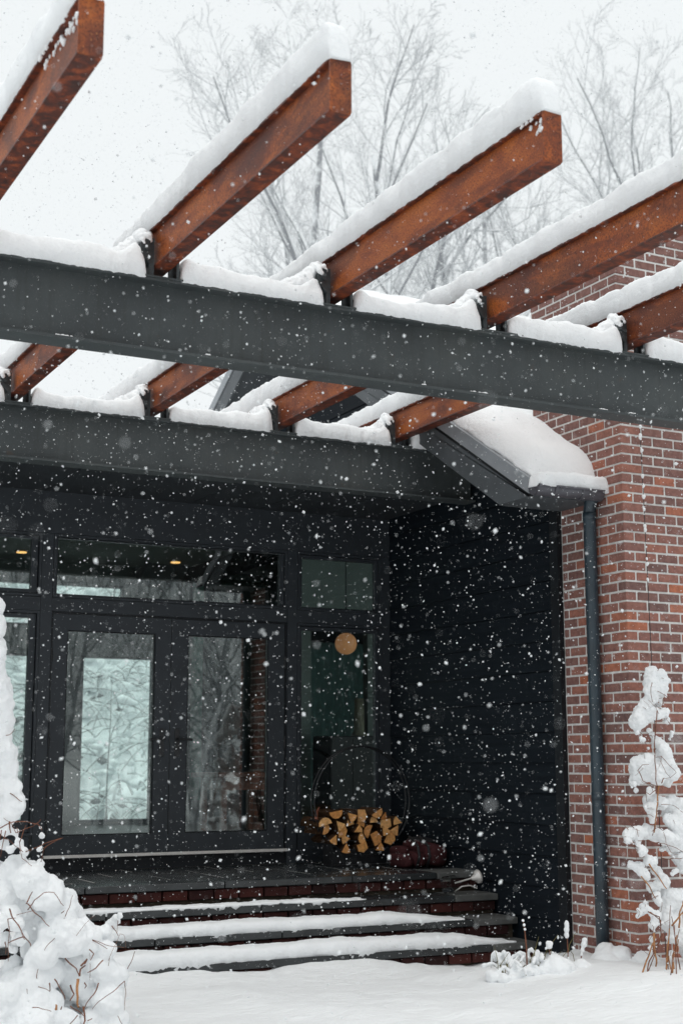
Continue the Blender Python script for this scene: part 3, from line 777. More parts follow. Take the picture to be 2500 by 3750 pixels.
# ------------------------------------------------------------------ steps and porch floor
st = thing('entry_steps', (4, 10.5, 0), 'slate and brick steps with a paved porch in front of the entrance', 'steps')
LV = [(.578, 10.63), (.413, 10.345), (.248, 10.06), (.083, 9.80)]
SX0, SX1, ST = -1.2, WX - .02, .055
core = MB()
for i, (z, y) in enumerate(LV):
    core.box(SX0, SX1 - .001 * i, y + .06, FY - .011 + .001 * i, (LV[i + 1][0] - ST - .1) if i < 3 else -.2, z - ST - .002)
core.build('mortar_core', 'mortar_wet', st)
for i, (z, y) in enumerate(LV):
    x = SX0 + (.25, .75, .0, .5)[i]; nxt = LV[i - 1][1] if i else None
    y1 = (nxt + .05) if i else y + .34
    xs_ = [SX0]
    while xs_[-1] < SX1 - .9: xs_.append(xs_[-1] + random.uniform(1.0, 1.45))
    xs_ = [v for v in xs_ if v < SX1 - .75] + [SX1 - .42, SX1]
    for a, b in zip(xs_[:-1], xs_[1:]):
        last = b == SX1
        MB().box(a + .004, b - (.004 if not last else .0), y - .022, y1, z - ST, z - random.uniform(0, .003), 0, .005).build('tread_stone', 'slate_pale' if last else 'slate', st)
    z0 = (LV[i + 1][0] if i < 3 else -.09); zt = z - ST - .004
    x = SX0 + (.03, .11, .05, .16)[i]
    while x < SX1 - .06:
        l = min(.198, SX1 - x - .012)
        hb = zt - .004 - (z0 + .030)
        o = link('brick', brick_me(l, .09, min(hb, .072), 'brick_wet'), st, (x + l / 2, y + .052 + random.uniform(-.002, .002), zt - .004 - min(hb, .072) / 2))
        x += .213
# porch pavers behind the top nosing stones
yy = LV[0][1] + .345; row = 0
MB().box(SX0, SX1, LV[0][1] + .34, FY - .012, LV[0][0] - .04, LV[0][0] - .0032).build('joint_bed', 'joint_light', st)
for (ya, yb) in ((yy + .004, yy + .44), (yy + .448, yy + .86), (yy + .868, FY - .014)):
    x = SX0 + (.2, -.1, .33)[row] ; row += 1
    while x < SX1 - .05:
        wv = random.choice((.46, .62, .78)); a = max(x, SX0); b = min(x + wv, SX1)
        if b - a > .05: MB().box(a + .007, b - .007, ya + .003, yb - .003, LV[0][0] - .03, LV[0][0] - .0022 + random.uniform(0, .0018), 0, .0015).build('paver', 'slate', st)
        x += wv
# snow on three treads
for i, (hh, dep, xe) in enumerate(((.022, .13, 5.55), (.085, .235, 6.30), (.105, .235, 6.62))):
    z, y = LV[i + 1]
    def hf(u, hh=hh, i=i):
        x = SX0 + .02 + (xe - SX0 - .02) * u
        return hh * (1 - .88 * sstep(xe - .75, xe + .05, x)) * (.88 + .18 * noise.noise(Vector((x * 1.7, i * 3.3, 0))))
    sb = snow_bar([(SX0 + .02, y - .018 + dep / 2, z + .003), (xe, y - .018 + dep / 2, z + .003)], lambda u, dep=dep, i=i: dep * (1 + .16 * noise.noise(Vector((u * 14, i * 4.1, 0))) + .10 * noise.noise(Vector((u * 50, i * 4.1, 2)))), hf, seed=80 + i * 5, ex=.5, rag=.03, step=.02, nz=.55)
    tag(sb.build('step_snow', 'snow', None, True), ['thin line of snow on the uppermost snowy tread', 'thick snow band on the middle snowy tread', 'thickest snow band on the lowest tread'][i], 'snow', 'snow bands on the steps')

# ------------------------------------------------------------------ ring log rack with split logs
RC = Vector((6.19, 11.74, 1.15)); RR = .487; F1 = LV[0][0]
rk = thing('log_rack', (6.17, 11.74, F1), 'thin black steel ring rack on the porch holding firewood', 'log rack')
for y in (11.60, 11.665):
    MB().tube([(RC.x + RR * math.cos(2 * math.pi * i / 64), y, RC.z + RR * math.sin(2 * math.pi * i / 64)) for i in range(65)], .008, 8, 0, False).build('ring', 'black_steel', rk, True)
bx = MB(); bx.ring(5.868, 6.478, F1 + .002, .80, .012, .012, .012, .004, 11.58, 11.76)
bx.build('base', 'black_steel', rk)
MB().box(5.881, 6.465, 11.60, 11.612, F1 + .015, .725).build('base_panel', 'black_steel', rk)
for an in (200, 235, 270, 305, 340):
    a = R(an); p = (RC.x + RR * math.cos(a), RC.z + RR * math.sin(a))
    MB().tube([(p[0], 11.60, p[1]), (p[0], 11.76, p[1])], .006, 6).build('cross_bar', 'black_steel', rk)
rows = [(.742, 3, 'lowest'), (.812, 5, 'second-lowest'), (.886, 6, 'middle'), (.958, 7, 'upper'), (1.022, 5, 'topmost')]
nth = ['leftmost', 'second from left', 'third from left', 'fourth from left', 'fifth from left', 'sixth from left', 'seventh from left']
for ri, (z, n, rn) in enumerate(rows):
    half = min(.375, math.sqrt((RR - .048) ** 2 - (RC.z - z) ** 2)) * (1 if ri < 4 else .68)
    for j in range(n):
        u = j / (n - 1)
        x = RC.x - .025 - half + 2 * half * u + random.uniform(-.016, .016)
        zz = z + random.uniform(-.018, .018) + (.012 if n > 5 and j in (0, n - 1) else 0)
        kind = random.choice(('wedge', 'wedge', 'half', 'quad', 'wedge', 'quad'))
        a0 = random.uniform(0, 2 * math.pi); rr = random.uniform(.054, .068)
        if kind == 'wedge':
            pl = [(-.55, -.35)] + [(-.55 + 1.45 * math.cos(t_), -.35 + 1.45 * math.sin(t_)) for t_ in np.linspace(R(5), R(62), 6)]
        elif kind == 'half': pl = [(math.cos(t_), math.sin(t_) - .35) for t_ in np.linspace(0, math.pi, 8)]
        elif kind == 'quad': pl = [(-.9, -.6), (.85, -.75), (1.0, .3), (.2, .85), (-.8, .55)]
        else: pl = [(.92 * math.cos(t_) * random.uniform(.92, 1.05), .92 * math.sin(t_)) for t_ in np.linspace(0, 2 * math.pi, 11)[:-1]]
        ca, sa = math.cos(a0), math.sin(a0)
        pl = [(x + rr * (p * ca - q * sa), zz + rr * (p * sa + q * ca)) for p, q in pl]
        yf = 11.545 + random.uniform(-.02, .035) + (.04 if kind == 'round' else 0)
        m_ = MB(); nn = len(pl); cx_ = sum(p for p, q in pl) / nn; cz_ = sum(q for p, q in pl) / nn
        ins = [(cx_ + (p - cx_) * .94, cz_ + (q - cz_) * .94) for p, q in pl]
        vs = [(p, yf, q) for p, q in ins] + [(p, yf + .008, q) for p, q in pl] + [(p, yf + .39, q) for p, q in pl]
        m_.add(vs, [tuple(range(nn))], 0); m_.f += [tuple(reversed(range(2 * nn, 3 * nn)))]; m_.mi += [0]
        for i in range(nn):
            i2 = (i + 1) % nn
            m_.f += [(i, i + nn, i2 + nn, i2), (i + nn, i + 2 * nn, i2 + 2 * nn, i2 + nn)]; m_.mi += [0, 1]
        ps = nth[j] if j < n - 1 else 'rightmost'
        o = m_.build('split_log', ['log_end', 'bark_log'], None)
        tag(o, f'split firewood log with orange {dict(wedge="wedge-shaped", half="half-round", quad="four-sided", round="rounded")[kind]} end, {ps} in the {rn} row', 'log', 'split logs in the ring rack')
sp_ = MB(); sp_.tube([(5.72, 11.60, .99), (5.735, 11.62, 1.05), (5.75, 11.60, 1.10)], [.018, .014, .004], 6)
tag(sp_.build('bark_strip', 'table_wood'), 'reddish strip of bark sticking up at the left of the log pile', 'bark')

# canvas carrier beside the rack
bg_ = thing('canvas_bag', (6.55, 11.25, F1), 'slumped maroon canvas carrier with black straps beside the rack', 'bag')
def pillow(cx, cy, cz, sx, sy, sz, e=2.6, rot=0, seed=0):
    m_ = MB(); nu, nv = 20, 14; vs = []
    for j in range(nv + 1):
        ph = -math.pi / 2 + math.pi * j / nv
        for i in range(nu):
            t_ = 2 * math.pi * i / nu
            f_ = lambda v: math.copysign(abs(v) ** (2 / e), v)
            x = f_(math.cos(ph)) * f_(math.cos(t_)) * sx; y = f_(math.cos(ph)) * f_(math.sin(t_)) * sy; z = f_(math.sin(ph)) * sz
            w = 1 + .10 * N((x, y, z), 7, seed)
            x, z = x * w, z * w
            vs.append((cx + x * math.cos(rot) - z * math.sin(rot), cy + y * w, max(cz + x * math.sin(rot) + z * math.cos(rot), F1 + .004)))
    fs = [(j * nu + i, j * nu + (i + 1) % nu, (j + 1) * nu + (i + 1) % nu, (j + 1) * nu + i) for j in range(nv) for i in range(nu)]
    return m_.add(vs, fs)
pillow(6.66, 11.22, .68, .125, .17, .105, 3.4, -.14, 1).build('body', 'canvas', bg_, True)
pillow(6.50, 11.24, .645, .066, .16, .074, 3.2, .1, 2).build('pocket', 'canvas', bg_, True)
pillow(6.385, 11.26, .635, .060, .16, .066, 3.2, .2, 3).build('pocket', 'canvas', bg_, True)
pillow(6.53, 11.30, .755, .055, .12, .055, 3, .25, 4).build('flap', 'canvas', bg_, True)
pillow(6.41, 11.32, .715, .06, .12, .045, 3, .15, 5).build('flap', 'canvas', bg_, True)
pillow(6.64, 11.34, .785, .12, .14, .045, 2.4, -.1, 6).build('lining', 'strap', bg_, True)
for x in (6.452, 6.556): MB().tube([(x, 11.09, F1 + .01), (x + .004, 11.045, .68), (x + .012, 11.09, .77), (x + .02, 11.25, .84)], .012, 8).build('strap', 'strap', bg_, True)

# tipped glass lantern lying on the second tread
ln = thing('glass_lantern', (6.5, 10.42, LV[1][0]), 'glass storm lantern tipped over at the right end of the steps', 'lantern')
pA, pB = Vector((6.34, 10.44, .487)), Vector((6.44, 10.44, .497))
m_ = MB(); m_.tube([pA, pB], .070, 20, 0, False); m_.tube([pA, pB], .066, 20, 0, False); m_.build('glass_cylinder', 'clear_glass', ln, True)
MB().tube([(6.44, 10.44, .50), (6.62, 10.44, .535)], .007, 8).build('rod', 'threshold_metal', ln)
MB().tube([(6.60, 10.44, .53), (6.64, 10.44, .537), (6.655, 10.44, .54), (6.675, 10.44, .545)], [.012, .030, .055, .060], 14).build('foot', 'threshold_metal', ln, True)
MB().tube([(6.43, 10.43, .43), (6.50, 10.43, .47), (6.58, 10.43, .475), (6.65, 10.43, .45)], .006, 6).build('bail_wire', 'threshold_metal', ln)

# ------------------------------------------------------------------ shrubs (blob and twig lists in metres)
LEFT_SNOW=[[1.979, 8.35, 2.409, 0.083], [1.932, 8.57, 2.387, 0.083], [1.977, 8.35, 2.273, 0.099], [1.925, 8.57, 2.251, 0.099], [1.99, 8.35, 2.145, 0.105], [2.026, 8.57, 2.149, 0.105], [1.99, 8.35, 2.034, 0.099], [1.995, 8.57, 2.003, 0.099], [2.024, 8.35, 1.924, 0.105], [1.976, 8.57, 1.889, 0.105], [2.051, 8.35, 1.829, 0.099], [2.091, 8.57, 1.836, 0.099], [2.063, 8.35, 1.735, 0.087], [2.026, 8.57, 1.707, 0.087], [2.059, 8.35, 1.641, 0.087], [2.087, 8.57, 1.65, 0.087], [2.079, 8.35, 1.547, 0.092], [2.029, 8.57, 1.539, 0.092], [2.103, 8.35, 1.461, 0.087], [2.104, 8.57, 1.423, 0.087], [2.093, 8.35, 1.383, 0.087], [2.044, 8.57, 1.399, 0.087], [2.12, 8.35, 1.321, 0.098], [2.125, 8.57, 1.292, 0.098], [2.138, 8.35, 1.259, 0.098], [2.147, 8.57, 1.27, 0.098], [2.101, 8.35, 1.19, 0.087], [2.102, 8.57, 1.169, 0.087], [1.965, 8.35, 1.796, 0.127], [1.957, 8.57, 1.758, 0.127], [1.991, 8.35, 1.562, 0.126], [2.028, 8.57, 1.515, 0.126], [2.016, 8.35, 1.33, 0.126], [2.032, 8.57, 1.299, 0.126], [2.117, 8.308, 1.114, 0.041], [2.169, 8.293, 1.098, 0.028], [2.179, 8.262, 1.046, 0.034], [2.144, 8.419, 1.031, 0.035], [2.2, 8.227, 0.994, 0.031], [2.138, 8.279, 1.008, 0.031], [2.294, 8.229, 1.129, 0.011], [2.334, 8.332, 1.077, 0.014], [2.318, 8.246, 1.043, 0.016], [2.305, 8.265, 1.004, 0.022], [2.323, 8.359, 0.96, 0.019], [2.301, 8.257, 0.928, 0.031], [2.29, 8.314, 0.913, 0.028], [2.197, 8.397, 0.877, 0.098], [2.149, 8.617, 0.831, 0.098], [2.243, 8.235, 0.833, 0.103], [2.275, 8.455, 0.826, 0.103], [2.349, 8.237, 0.76, 0.109], [2.329, 8.457, 0.723, 0.109], [2.463, 8.29, 0.675, 0.104], [2.409, 8.51, 0.674, 0.104], [2.554, 8.395, 0.592, 0.072], [2.609, 8.615, 0.593, 0.072], [2.151, 8.41, 0.725, 0.11], [2.093, 8.63, 0.695, 0.11], [2.264, 8.412, 0.689, 0.105], [2.297, 8.632, 0.668, 0.105], [2.393, 8.406, 0.637, 0.096], [2.407, 8.626, 0.645, 0.096], [2.422, 8.25, 0.604, 0.086], [2.385, 8.47, 0.585, 0.086], [2.167, 8.213, 0.606, 0.043], [2.217, 8.272, 0.523, 0.047], [2.305, 8.411, 0.427, 0.054], [2.297, 8.26, 0.385, 0.062], [2.239, 8.48, 0.338, 0.062], [2.34, 8.221, 0.432, 0.085], [2.374, 8.441, 0.407, 0.085], [2.4, 8.25, 0.53, 0.097], [2.352, 8.47, 0.549, 0.097], [2.153, 8.282, 0.637, 0.062], [2.118, 8.502, 0.591, 0.062], [2.054, 8.193, 0.613, 0.069], [2.015, 8.413, 0.611, 0.069], [2.479, 8.216, 0.514, 0.117], [2.424, 8.436, 0.498, 0.117], [2.583, 8.24, 0.506, 0.104], [2.643, 8.46, 0.465, 0.104], [2.687, 8.307, 0.478, 0.077], [2.72, 8.527, 0.457, 0.077], [2.617, 8.417, 0.393, 0.136], [2.614, 8.637, 0.36, 0.136], [2.673, 8.279, 0.39, 0.092], [2.617, 8.499, 0.369, 0.092], [2.702, 8.24, 0.538, 0.041], [2.785, 8.393, 0.545, 0.036], [2.813, 8.379, 0.576, 0.031], [2.811, 8.3, 0.608, 0.021], [2.691, 8.188, 0.43, 0.057], [2.662, 8.408, 0.397, 0.057], [2.684, 8.23, 0.319, 0.091], [2.651, 8.45, 0.33, 0.091], [2.762, 8.214, 0.278, 0.076], [2.708, 8.434, 0.293, 0.076], [2.838, 8.316, 0.237, 0.042], [2.537, 8.418, 0.321, 0.105], [2.526, 8.638, 0.334, 0.105], [2.401, 8.337, 0.309, 0.104], [2.436, 8.557, 0.311, 0.104], [2.296, 8.299, 0.276, 0.112], [2.248, 8.519, 0.241, 0.112], [2.228, 8.39, 0.239, 0.097], [2.276, 8.61, 0.253, 0.097], [2.133, 8.261, 0.218, 0.084], [2.152, 8.481, 0.224, 0.084], [2.19, 8.334, 0.443, 0.034], [2.143, 8.376, 0.501, 0.044], [2.195, 8.307, 0.119, 0.131], [2.214, 8.527, 0.117, 0.131], [2.334, 8.244, 0.132, 0.117], [2.385, 8.464, 0.149, 0.117], [2.458, 8.198, 0.041, 0.085], [2.514, 8.418, 0.058, 0.085], [2.649, 8.34, 0.17, 0.092], [2.595, 8.56, 0.183, 0.092], [2.723, 8.211, 0.153, 0.104], [2.779, 8.431, 0.149, 0.104], [2.754, 8.195, 0.033, 0.086], [2.714, 8.415, 0.027, 0.086], [2.139, 8.317, 0.034, 0.13], [2.169, 8.537, 0.049, 0.13], [2.636, 8.232, 0.029, 0.078], [2.577, 8.452, 0.043, 0.078], [2.289, 8.183, 0.042, 0.122], [2.334, 8.403, 0.0, 0.122], [2.593, 8.374, 0.231, 0.111], [2.627, 8.594, 0.242, 0.111]]
LEFT_TWIGS=[[[[2.425, 7.86, 0.331], [2.424, 7.86, 0.252], [2.437, 7.86, 0.18]], 0.0083], [[[2.352, 7.86, 0.443], [2.387, 7.86, 0.412], [2.423, 7.86, 0.384], [2.435, 7.86, 0.344]], 0.0046], [[[2.49, 7.86, 0.485], [2.514, 7.86, 0.455], [2.496, 7.86, 0.423]], 0.0037], [[[2.446, 7.86, 0.394], [2.473, 7.86, 0.428], [2.464, 7.86, 0.407]], 0.0056], [[[2.435, 7.86, 0.344], [2.446, 7.86, 0.38], [2.469, 7.86, 0.4]], 0.0056], [[[2.569, 7.86, 0.418], [2.524, 7.86, 0.382], [2.481, 7.86, 0.36]], 0.0037], [[[2.295, 7.86, 0.339], [2.331, 7.86, 0.28], [2.36, 7.86, 0.228]], 0.0037], [[[2.391, 7.86, 0.304], [2.408, 7.86, 0.253], [2.387, 7.86, 0.219]], 0.0046], [[[2.549, 7.86, 0.305], [2.52, 7.86, 0.245], [2.471, 7.86, 0.177]], 0.0037], [[[2.699, 7.86, 0.302], [2.606, 7.86, 0.239], [2.552, 7.86, 0.203], [2.515, 7.86, 0.167]], 0.0023], [[[2.699, 7.86, 0.302], [2.704, 7.86, 0.232], [2.699, 7.86, 0.146]], 0.0019], [[[2.177, 7.86, 0.197], [2.218, 7.86, 0.199], [2.286, 7.86, 0.173]], 0.0027], [[[2.034, 7.86, 0.724], [2.066, 7.86, 0.659], [2.098, 7.86, 0.607], [2.125, 7.86, 0.57]], 0.0041], [[[2.123, 7.86, 0.739], [2.144, 7.86, 0.777], [2.161, 7.86, 0.805]], 0.0037], [[[2.13, 7.86, 0.739], [2.193, 7.86, 0.681], [2.26, 7.86, 0.616]], 0.0032], [[[2.139, 7.86, 0.705], [2.167, 7.86, 0.757], [2.226, 7.86, 0.791], [2.28, 7.86, 0.79], [2.336, 7.86, 0.721]], 0.0028], [[[2.125, 7.86, 0.57], [2.078, 7.86, 0.554], [2.037, 7.86, 0.544]], 0.0037], [[[2.122, 7.86, 0.57], [2.161, 7.86, 0.518]], 0.0037], [[[2.032, 7.86, 0.668], [2.04, 7.86, 0.547], [2.042, 7.86, 0.448]], 0.0023], [[[2.032, 7.86, 0.668], [2.073, 7.86, 0.67]], 0.0027], [[[1.973, 7.86, 1.138], [1.968, 7.86, 1.071], [1.965, 7.86, 0.963]], 0.0028], [[[1.999, 7.86, 1.128], [1.984, 7.86, 1.049], [1.972, 7.86, 0.991]], 0.0028], [[[2.021, 7.86, 1.178], [2.029, 7.86, 1.12]], 0.0046], [[[2.062, 7.86, 1.148], [2.074, 7.86, 1.104]], 0.0018], [[[2.502, 7.86, 0.318], [2.493, 7.86, 0.377], [2.49, 7.86, 0.463]], 0.0014], [[[2.147, 7.86, 0.3], [2.152, 7.86, 0.272]], 0.0018], [[[2.468, 7.86, 0.178], [2.478, 7.86, 0.106], [2.464, 7.86, 0.078]], 0.0055], [[[2.391, 7.86, 0.19], [2.438, 7.86, 0.158], [2.466, 7.86, 0.135]], 0.0032], [[[2.431, 7.86, 0.138], [2.401, 7.86, 0.112], [2.379, 7.86, 0.085]], 0.0028], [[[2.493, 7.86, 0.104], [2.516, 7.86, 0.117]], 0.0028], [[[2.308, 7.86, 0.175], [2.31, 7.86, 0.204]], 0.0073], [[[2.334, 7.86, 0.174], [2.343, 7.86, 0.193]], 0.0037], [[[1.958, 7.86, 1.147], [2.039, 7.86, 1.172], [2.114, 7.86, 1.179], [2.175, 7.86, 1.163], [2.199, 7.86, 1.13]], 0.0032], [[[2.601, 7.86, 0.413], [2.66, 7.86, 0.556], [2.684, 7.86, 0.547], [2.699, 7.86, 0.466]], 0.0011], [[[2.464, 7.86, 0.307], [2.477, 7.86, 0.291], [2.468, 7.86, 0.278]], 0.0037], [[[2.266, 7.86, 0.32], [2.275, 7.86, 0.277]], 0.0037], [[[2.206, 7.86, 0.306], [2.244, 7.86, 0.293], [2.275, 7.86, 0.274]], 0.0023], [[[2.659, 7.86, 0.12], [2.689, 7.86, 0.074]], 0.0019]]
RIGHT_SNOW=[[6.827, 8.287, 2.117, 0.06], [6.921, 8.326, 2.091, 0.073], [6.777, 8.243, 2.005, 0.056], [6.9, 8.299, 2.026, 0.06], [6.768, 8.256, 1.946, 0.036], [6.885, 8.323, 1.927, 0.04], [6.74, 8.306, 1.829, 0.066], [6.67, 8.269, 1.783, 0.059], [6.738, 8.278, 1.863, 0.056], [6.793, 8.217, 1.837, 0.04], [6.874, 8.218, 1.844, 0.034], [6.966, 8.283, 1.771, 0.014], [6.974, 8.269, 1.712, 0.016], [6.998, 8.313, 1.669, 0.016], [6.667, 8.284, 1.725, 0.02], [6.627, 8.227, 1.698, 0.014], [6.757, 8.254, 1.719, 0.018], [6.824, 8.301, 1.682, 0.022], [6.84, 8.271, 1.642, 0.032], [6.844, 8.208, 1.596, 0.043], [6.95, 8.307, 1.57, 0.032], [6.888, 8.305, 1.544, 0.04], [6.649, 8.219, 1.665, 0.014], [6.72, 8.274, 1.647, 0.014], [6.74, 8.253, 1.592, 0.008], [6.83, 8.299, 1.495, 0.064], [6.881, 8.241, 1.46, 0.075], [6.92, 8.23, 1.417, 0.063], [6.675, 8.262, 1.476, 0.065], [6.681, 8.318, 1.433, 0.055], [6.705, 8.215, 1.491, 0.055], [6.77, 8.215, 1.402, 0.059], [6.919, 8.276, 1.382, 0.052], [6.65, 8.307, 1.383, 0.035], [6.708, 8.263, 1.383, 0.039], [6.604, 8.252, 1.338, 0.018], [6.69, 8.303, 1.35, 0.014], [6.648, 8.291, 1.287, 0.02], [6.707, 8.206, 1.287, 0.033], [6.763, 8.302, 1.223, 0.041], [6.716, 8.218, 1.168, 0.043], [6.736, 8.229, 1.091, 0.031], [6.725, 8.296, 1.176, 0.016], [6.836, 8.247, 1.204, 0.043], [6.961, 8.292, 1.198, 0.06], [7.008, 8.215, 1.16, 0.071], [6.926, 8.299, 1.134, 0.032], [6.949, 8.213, 1.049, 0.067], [6.875, 8.211, 1.089, 0.043], [7.11, 8.251, 1.064, 0.08], [6.53, 8.231, 0.997, 0.039], [6.611, 8.255, 1.005, 0.047], [6.719, 8.299, 0.999, 0.049], [6.798, 8.275, 0.983, 0.051], [6.825, 8.19, 0.961, 0.055], [6.954, 8.226, 0.929, 0.059], [7.077, 8.253, 0.906, 0.067], [6.521, 8.247, 0.943, 0.019], [6.533, 8.273, 0.908, 0.014], [6.606, 8.246, 0.919, 0.025], [6.605, 8.196, 0.878, 0.033], [6.69, 8.214, 0.808, 0.039], [6.805, 8.284, 0.724, 0.041], [6.808, 8.223, 0.656, 0.043], [6.922, 8.279, 0.893, 0.039], [7.015, 8.304, 0.831, 0.052], [6.844, 8.262, 0.877, 0.024], [6.564, 8.265, 0.779, 0.027], [6.612, 8.256, 0.759, 0.039], [6.641, 8.219, 0.712, 0.037], [6.75, 8.289, 0.622, 0.035], [6.75, 8.233, 0.56, 0.031], [7.051, 8.292, 0.735, 0.04], [6.925, 8.219, 0.724, 0.02], [6.881, 8.282, 0.551, 0.059], [6.971, 8.271, 0.525, 0.067], [6.635, 8.249, 0.496, 0.019], [6.656, 8.228, 0.471, 0.023], [6.701, 8.19, 0.431, 0.035], [6.834, 8.265, 0.384, 0.051], [6.883, 8.214, 0.331, 0.062], [7.0, 8.253, 0.415, 0.067], [6.934, 8.185, 0.275, 0.066], [6.829, 8.179, 0.262, 0.027], [6.672, 8.189, 0.363, 0.027], [6.868, 8.272, 0.457, 0.043], [6.748, 8.197, 0.516, 0.027], [7.055, 8.275, 0.164, 0.059], [6.839, 8.211, 0.166, 0.023], [6.827, 8.232, 0.062, 0.027], [6.817, 8.203, 0.001, 0.035], [6.895, 8.234, -0.067, 0.042], [6.714, 8.173, 0.021, 0.021], [6.667, 8.215, 0.212, 0.015], [6.672, 8.277, 0.131, 0.015], [6.92, 8.184, 0.034, 0.042], [6.703, 8.247, 0.262, 0.017]]
RIGHT_TWIGS=[[[[6.482, 8.101, 0.04], [6.558, 8.105, 0.176], [6.627, 8.109, 0.299]], 0.0066], [[[6.536, 8.101, 0.033], [6.563, 8.104, 0.14], [6.676, 8.11, 0.306], [6.679, 8.113, 0.406], [6.592, 8.114, 0.466]], 0.0046], [[[6.61, 8.11, 0.318], [6.611, 8.107, 0.209], [6.613, 8.103, 0.1]], 0.008], [[[6.689, 8.1, -0.004], [6.722, 8.107, 0.203], [6.752, 8.111, 0.348]], 0.0066], [[[6.778, 8.102, 0.053], [6.767, 8.105, 0.163], [6.829, 8.109, 0.27]], 0.0053], [[[6.755, 8.155, 1.863], [6.737, 8.152, 1.785], [6.716, 8.148, 1.63], [6.706, 8.14, 1.361], [6.717, 8.137, 1.247], [6.686, 8.133, 1.095], [6.649, 8.129, 0.983]], 0.0041], [[[6.728, 8.139, 1.323], [6.697, 8.135, 1.171], [6.667, 8.13, 1.002]], 0.0054], [[[6.719, 8.16, 2.058], [6.704, 8.159, 2.019], [6.717, 8.156, 1.921]], 0.0027], [[[6.552, 8.142, 1.429], [6.591, 8.144, 1.476], [6.653, 8.144, 1.476]], 0.0024], [[[6.559, 8.142, 1.427], [6.596, 8.14, 1.362], [6.691, 8.139, 1.327], [6.714, 8.139, 1.304]], 0.003], [[[6.768, 8.145, 1.534], [6.76, 8.144, 1.495], [6.809, 8.142, 1.418], [6.844, 8.141, 1.379]], 0.0019], [[[6.768, 8.145, 1.534], [6.838, 8.144, 1.476], [6.896, 8.142, 1.418], [6.844, 8.141, 1.383], [6.781, 8.141, 1.376]], 0.0019], [[[6.714, 8.139, 1.304], [6.645, 8.138, 1.263], [6.607, 8.138, 1.286], [6.61, 8.136, 1.22]], 0.0027], [[[6.754, 8.14, 1.342], [6.781, 8.141, 1.38]], 0.0041], [[[6.518, 8.128, 0.953], [6.675, 8.128, 0.941], [6.82, 8.127, 0.907], [6.94, 8.126, 0.853]], 0.0027], [[[6.603, 8.124, 0.788], [6.682, 8.121, 0.702], [6.748, 8.119, 0.616]], 0.0053], [[[6.525, 8.121, 0.711], [6.592, 8.119, 0.641], [6.646, 8.117, 0.555]], 0.0053], [[[6.568, 8.114, 0.467], [6.666, 8.113, 0.429], [6.681, 8.111, 0.37]], 0.0046], [[[6.716, 8.125, 0.831], [6.788, 8.125, 0.814], [6.912, 8.125, 0.822]], 0.004], [[[6.586, 8.102, 0.066], [6.643, 8.101, 0.026], [6.678, 8.101, 0.006]], 0.0053], [[[6.837, 8.111, 0.343], [6.852, 8.114, 0.435], [6.889, 8.116, 0.526]], 0.0067], [[[6.743, 8.136, 1.199], [6.841, 8.135, 1.188], [6.937, 8.134, 1.138]], 0.0024], [[[6.682, 8.131, 1.039], [6.644, 8.13, 1.012]], 0.0027], [[[6.707, 8.131, 1.038], [6.754, 8.131, 1.018]], 0.0027], [[[6.778, 8.111, 0.365], [6.883, 8.114, 0.452]], 0.0067], [[[6.742, 8.102, 0.056], [6.733, 8.105, 0.165]], 0.0053]]

def shrub(name, base, label, snow, twigs, voxel, seed, amp, nthick, lk, sm, fq=1.0):
    t_ = thing(name, base, label, 'shrub')
    link('snow_load', blob_mesh(snow, voxel, 'snow_load', seed, amp, lk, sm, fq), t_)
    for p, r in twigs:
        q = [Vector(a) for a in p]; pp = []
        for a, b in zip(q[:-1], q[1:]):
            for s_ in range(4):
                c_ = a.lerp(b, s_ / 4); pp.append(c_ + Vector((N(c_, 14, 3), N(c_, 14, 9), N(c_, 14, 5))) * .010)
        pp.append(q[-1]); n = len(pp)
        MB().tube(pp, [r * (1 - .45 * i / n) for i in range(n)], 6).build('stem' if r > nthick else 'twig', 'stem_tan' if r > nthick else 'twig', t_, True)
    return t_
rt1 = random.Random(17)
for i in range(60):
    x, y, z, r = LEFT_SNOW[rt1.randrange(len(LEFT_SNOW))]
    if y > 8.45: continue
    a = rt1.uniform(-2.9, -.2) if rt1.random() < .4 else rt1.uniform(.2, 2.9)
    p0 = Vector((x, y - r * .80, z)); d = Vector((math.cos(a), rt1.uniform(-.7, -.1), math.sin(a))); L_ = rt1.uniform(.05, .17)
    p1 = p0 + d * L_ * .6; p2 = p1 + (d + Vector((rt1.uniform(-.6, .6), 0, rt1.uniform(-.6, .5)))) * L_ * .5
    LEFT_TWIGS.append([[list(p0), list(p1), list(p2)], rt1.uniform(.0012, .0032)])
ls = shrub('snowy_shrub', (2.4, 8.3, 0), 'big shrub buried under heaped snow at the lower left, rusty twigs poking out', LEFT_SNOW, LEFT_TWIGS, .0100, 5, .019, .0062, .62, 5, 1.35)
rt2 = random.Random(3)
RIGHT_SNOW = [[x, y, z, r * 1.10] for x, y, z, r in RIGHT_SNOW]
for i in range(70):
    x, y, z, r = RIGHT_SNOW[rt2.randrange(len(RIGHT_SNOW))]
    a = rt2.uniform(0, 6.283); d = rt2.uniform(.6, 1.5) * r
    RIGHT_SNOW.append([x + math.cos(a) * d, y + rt2.uniform(-.02, .02), z + math.sin(a) * d - .02, rt2.uniform(.008, .024)])
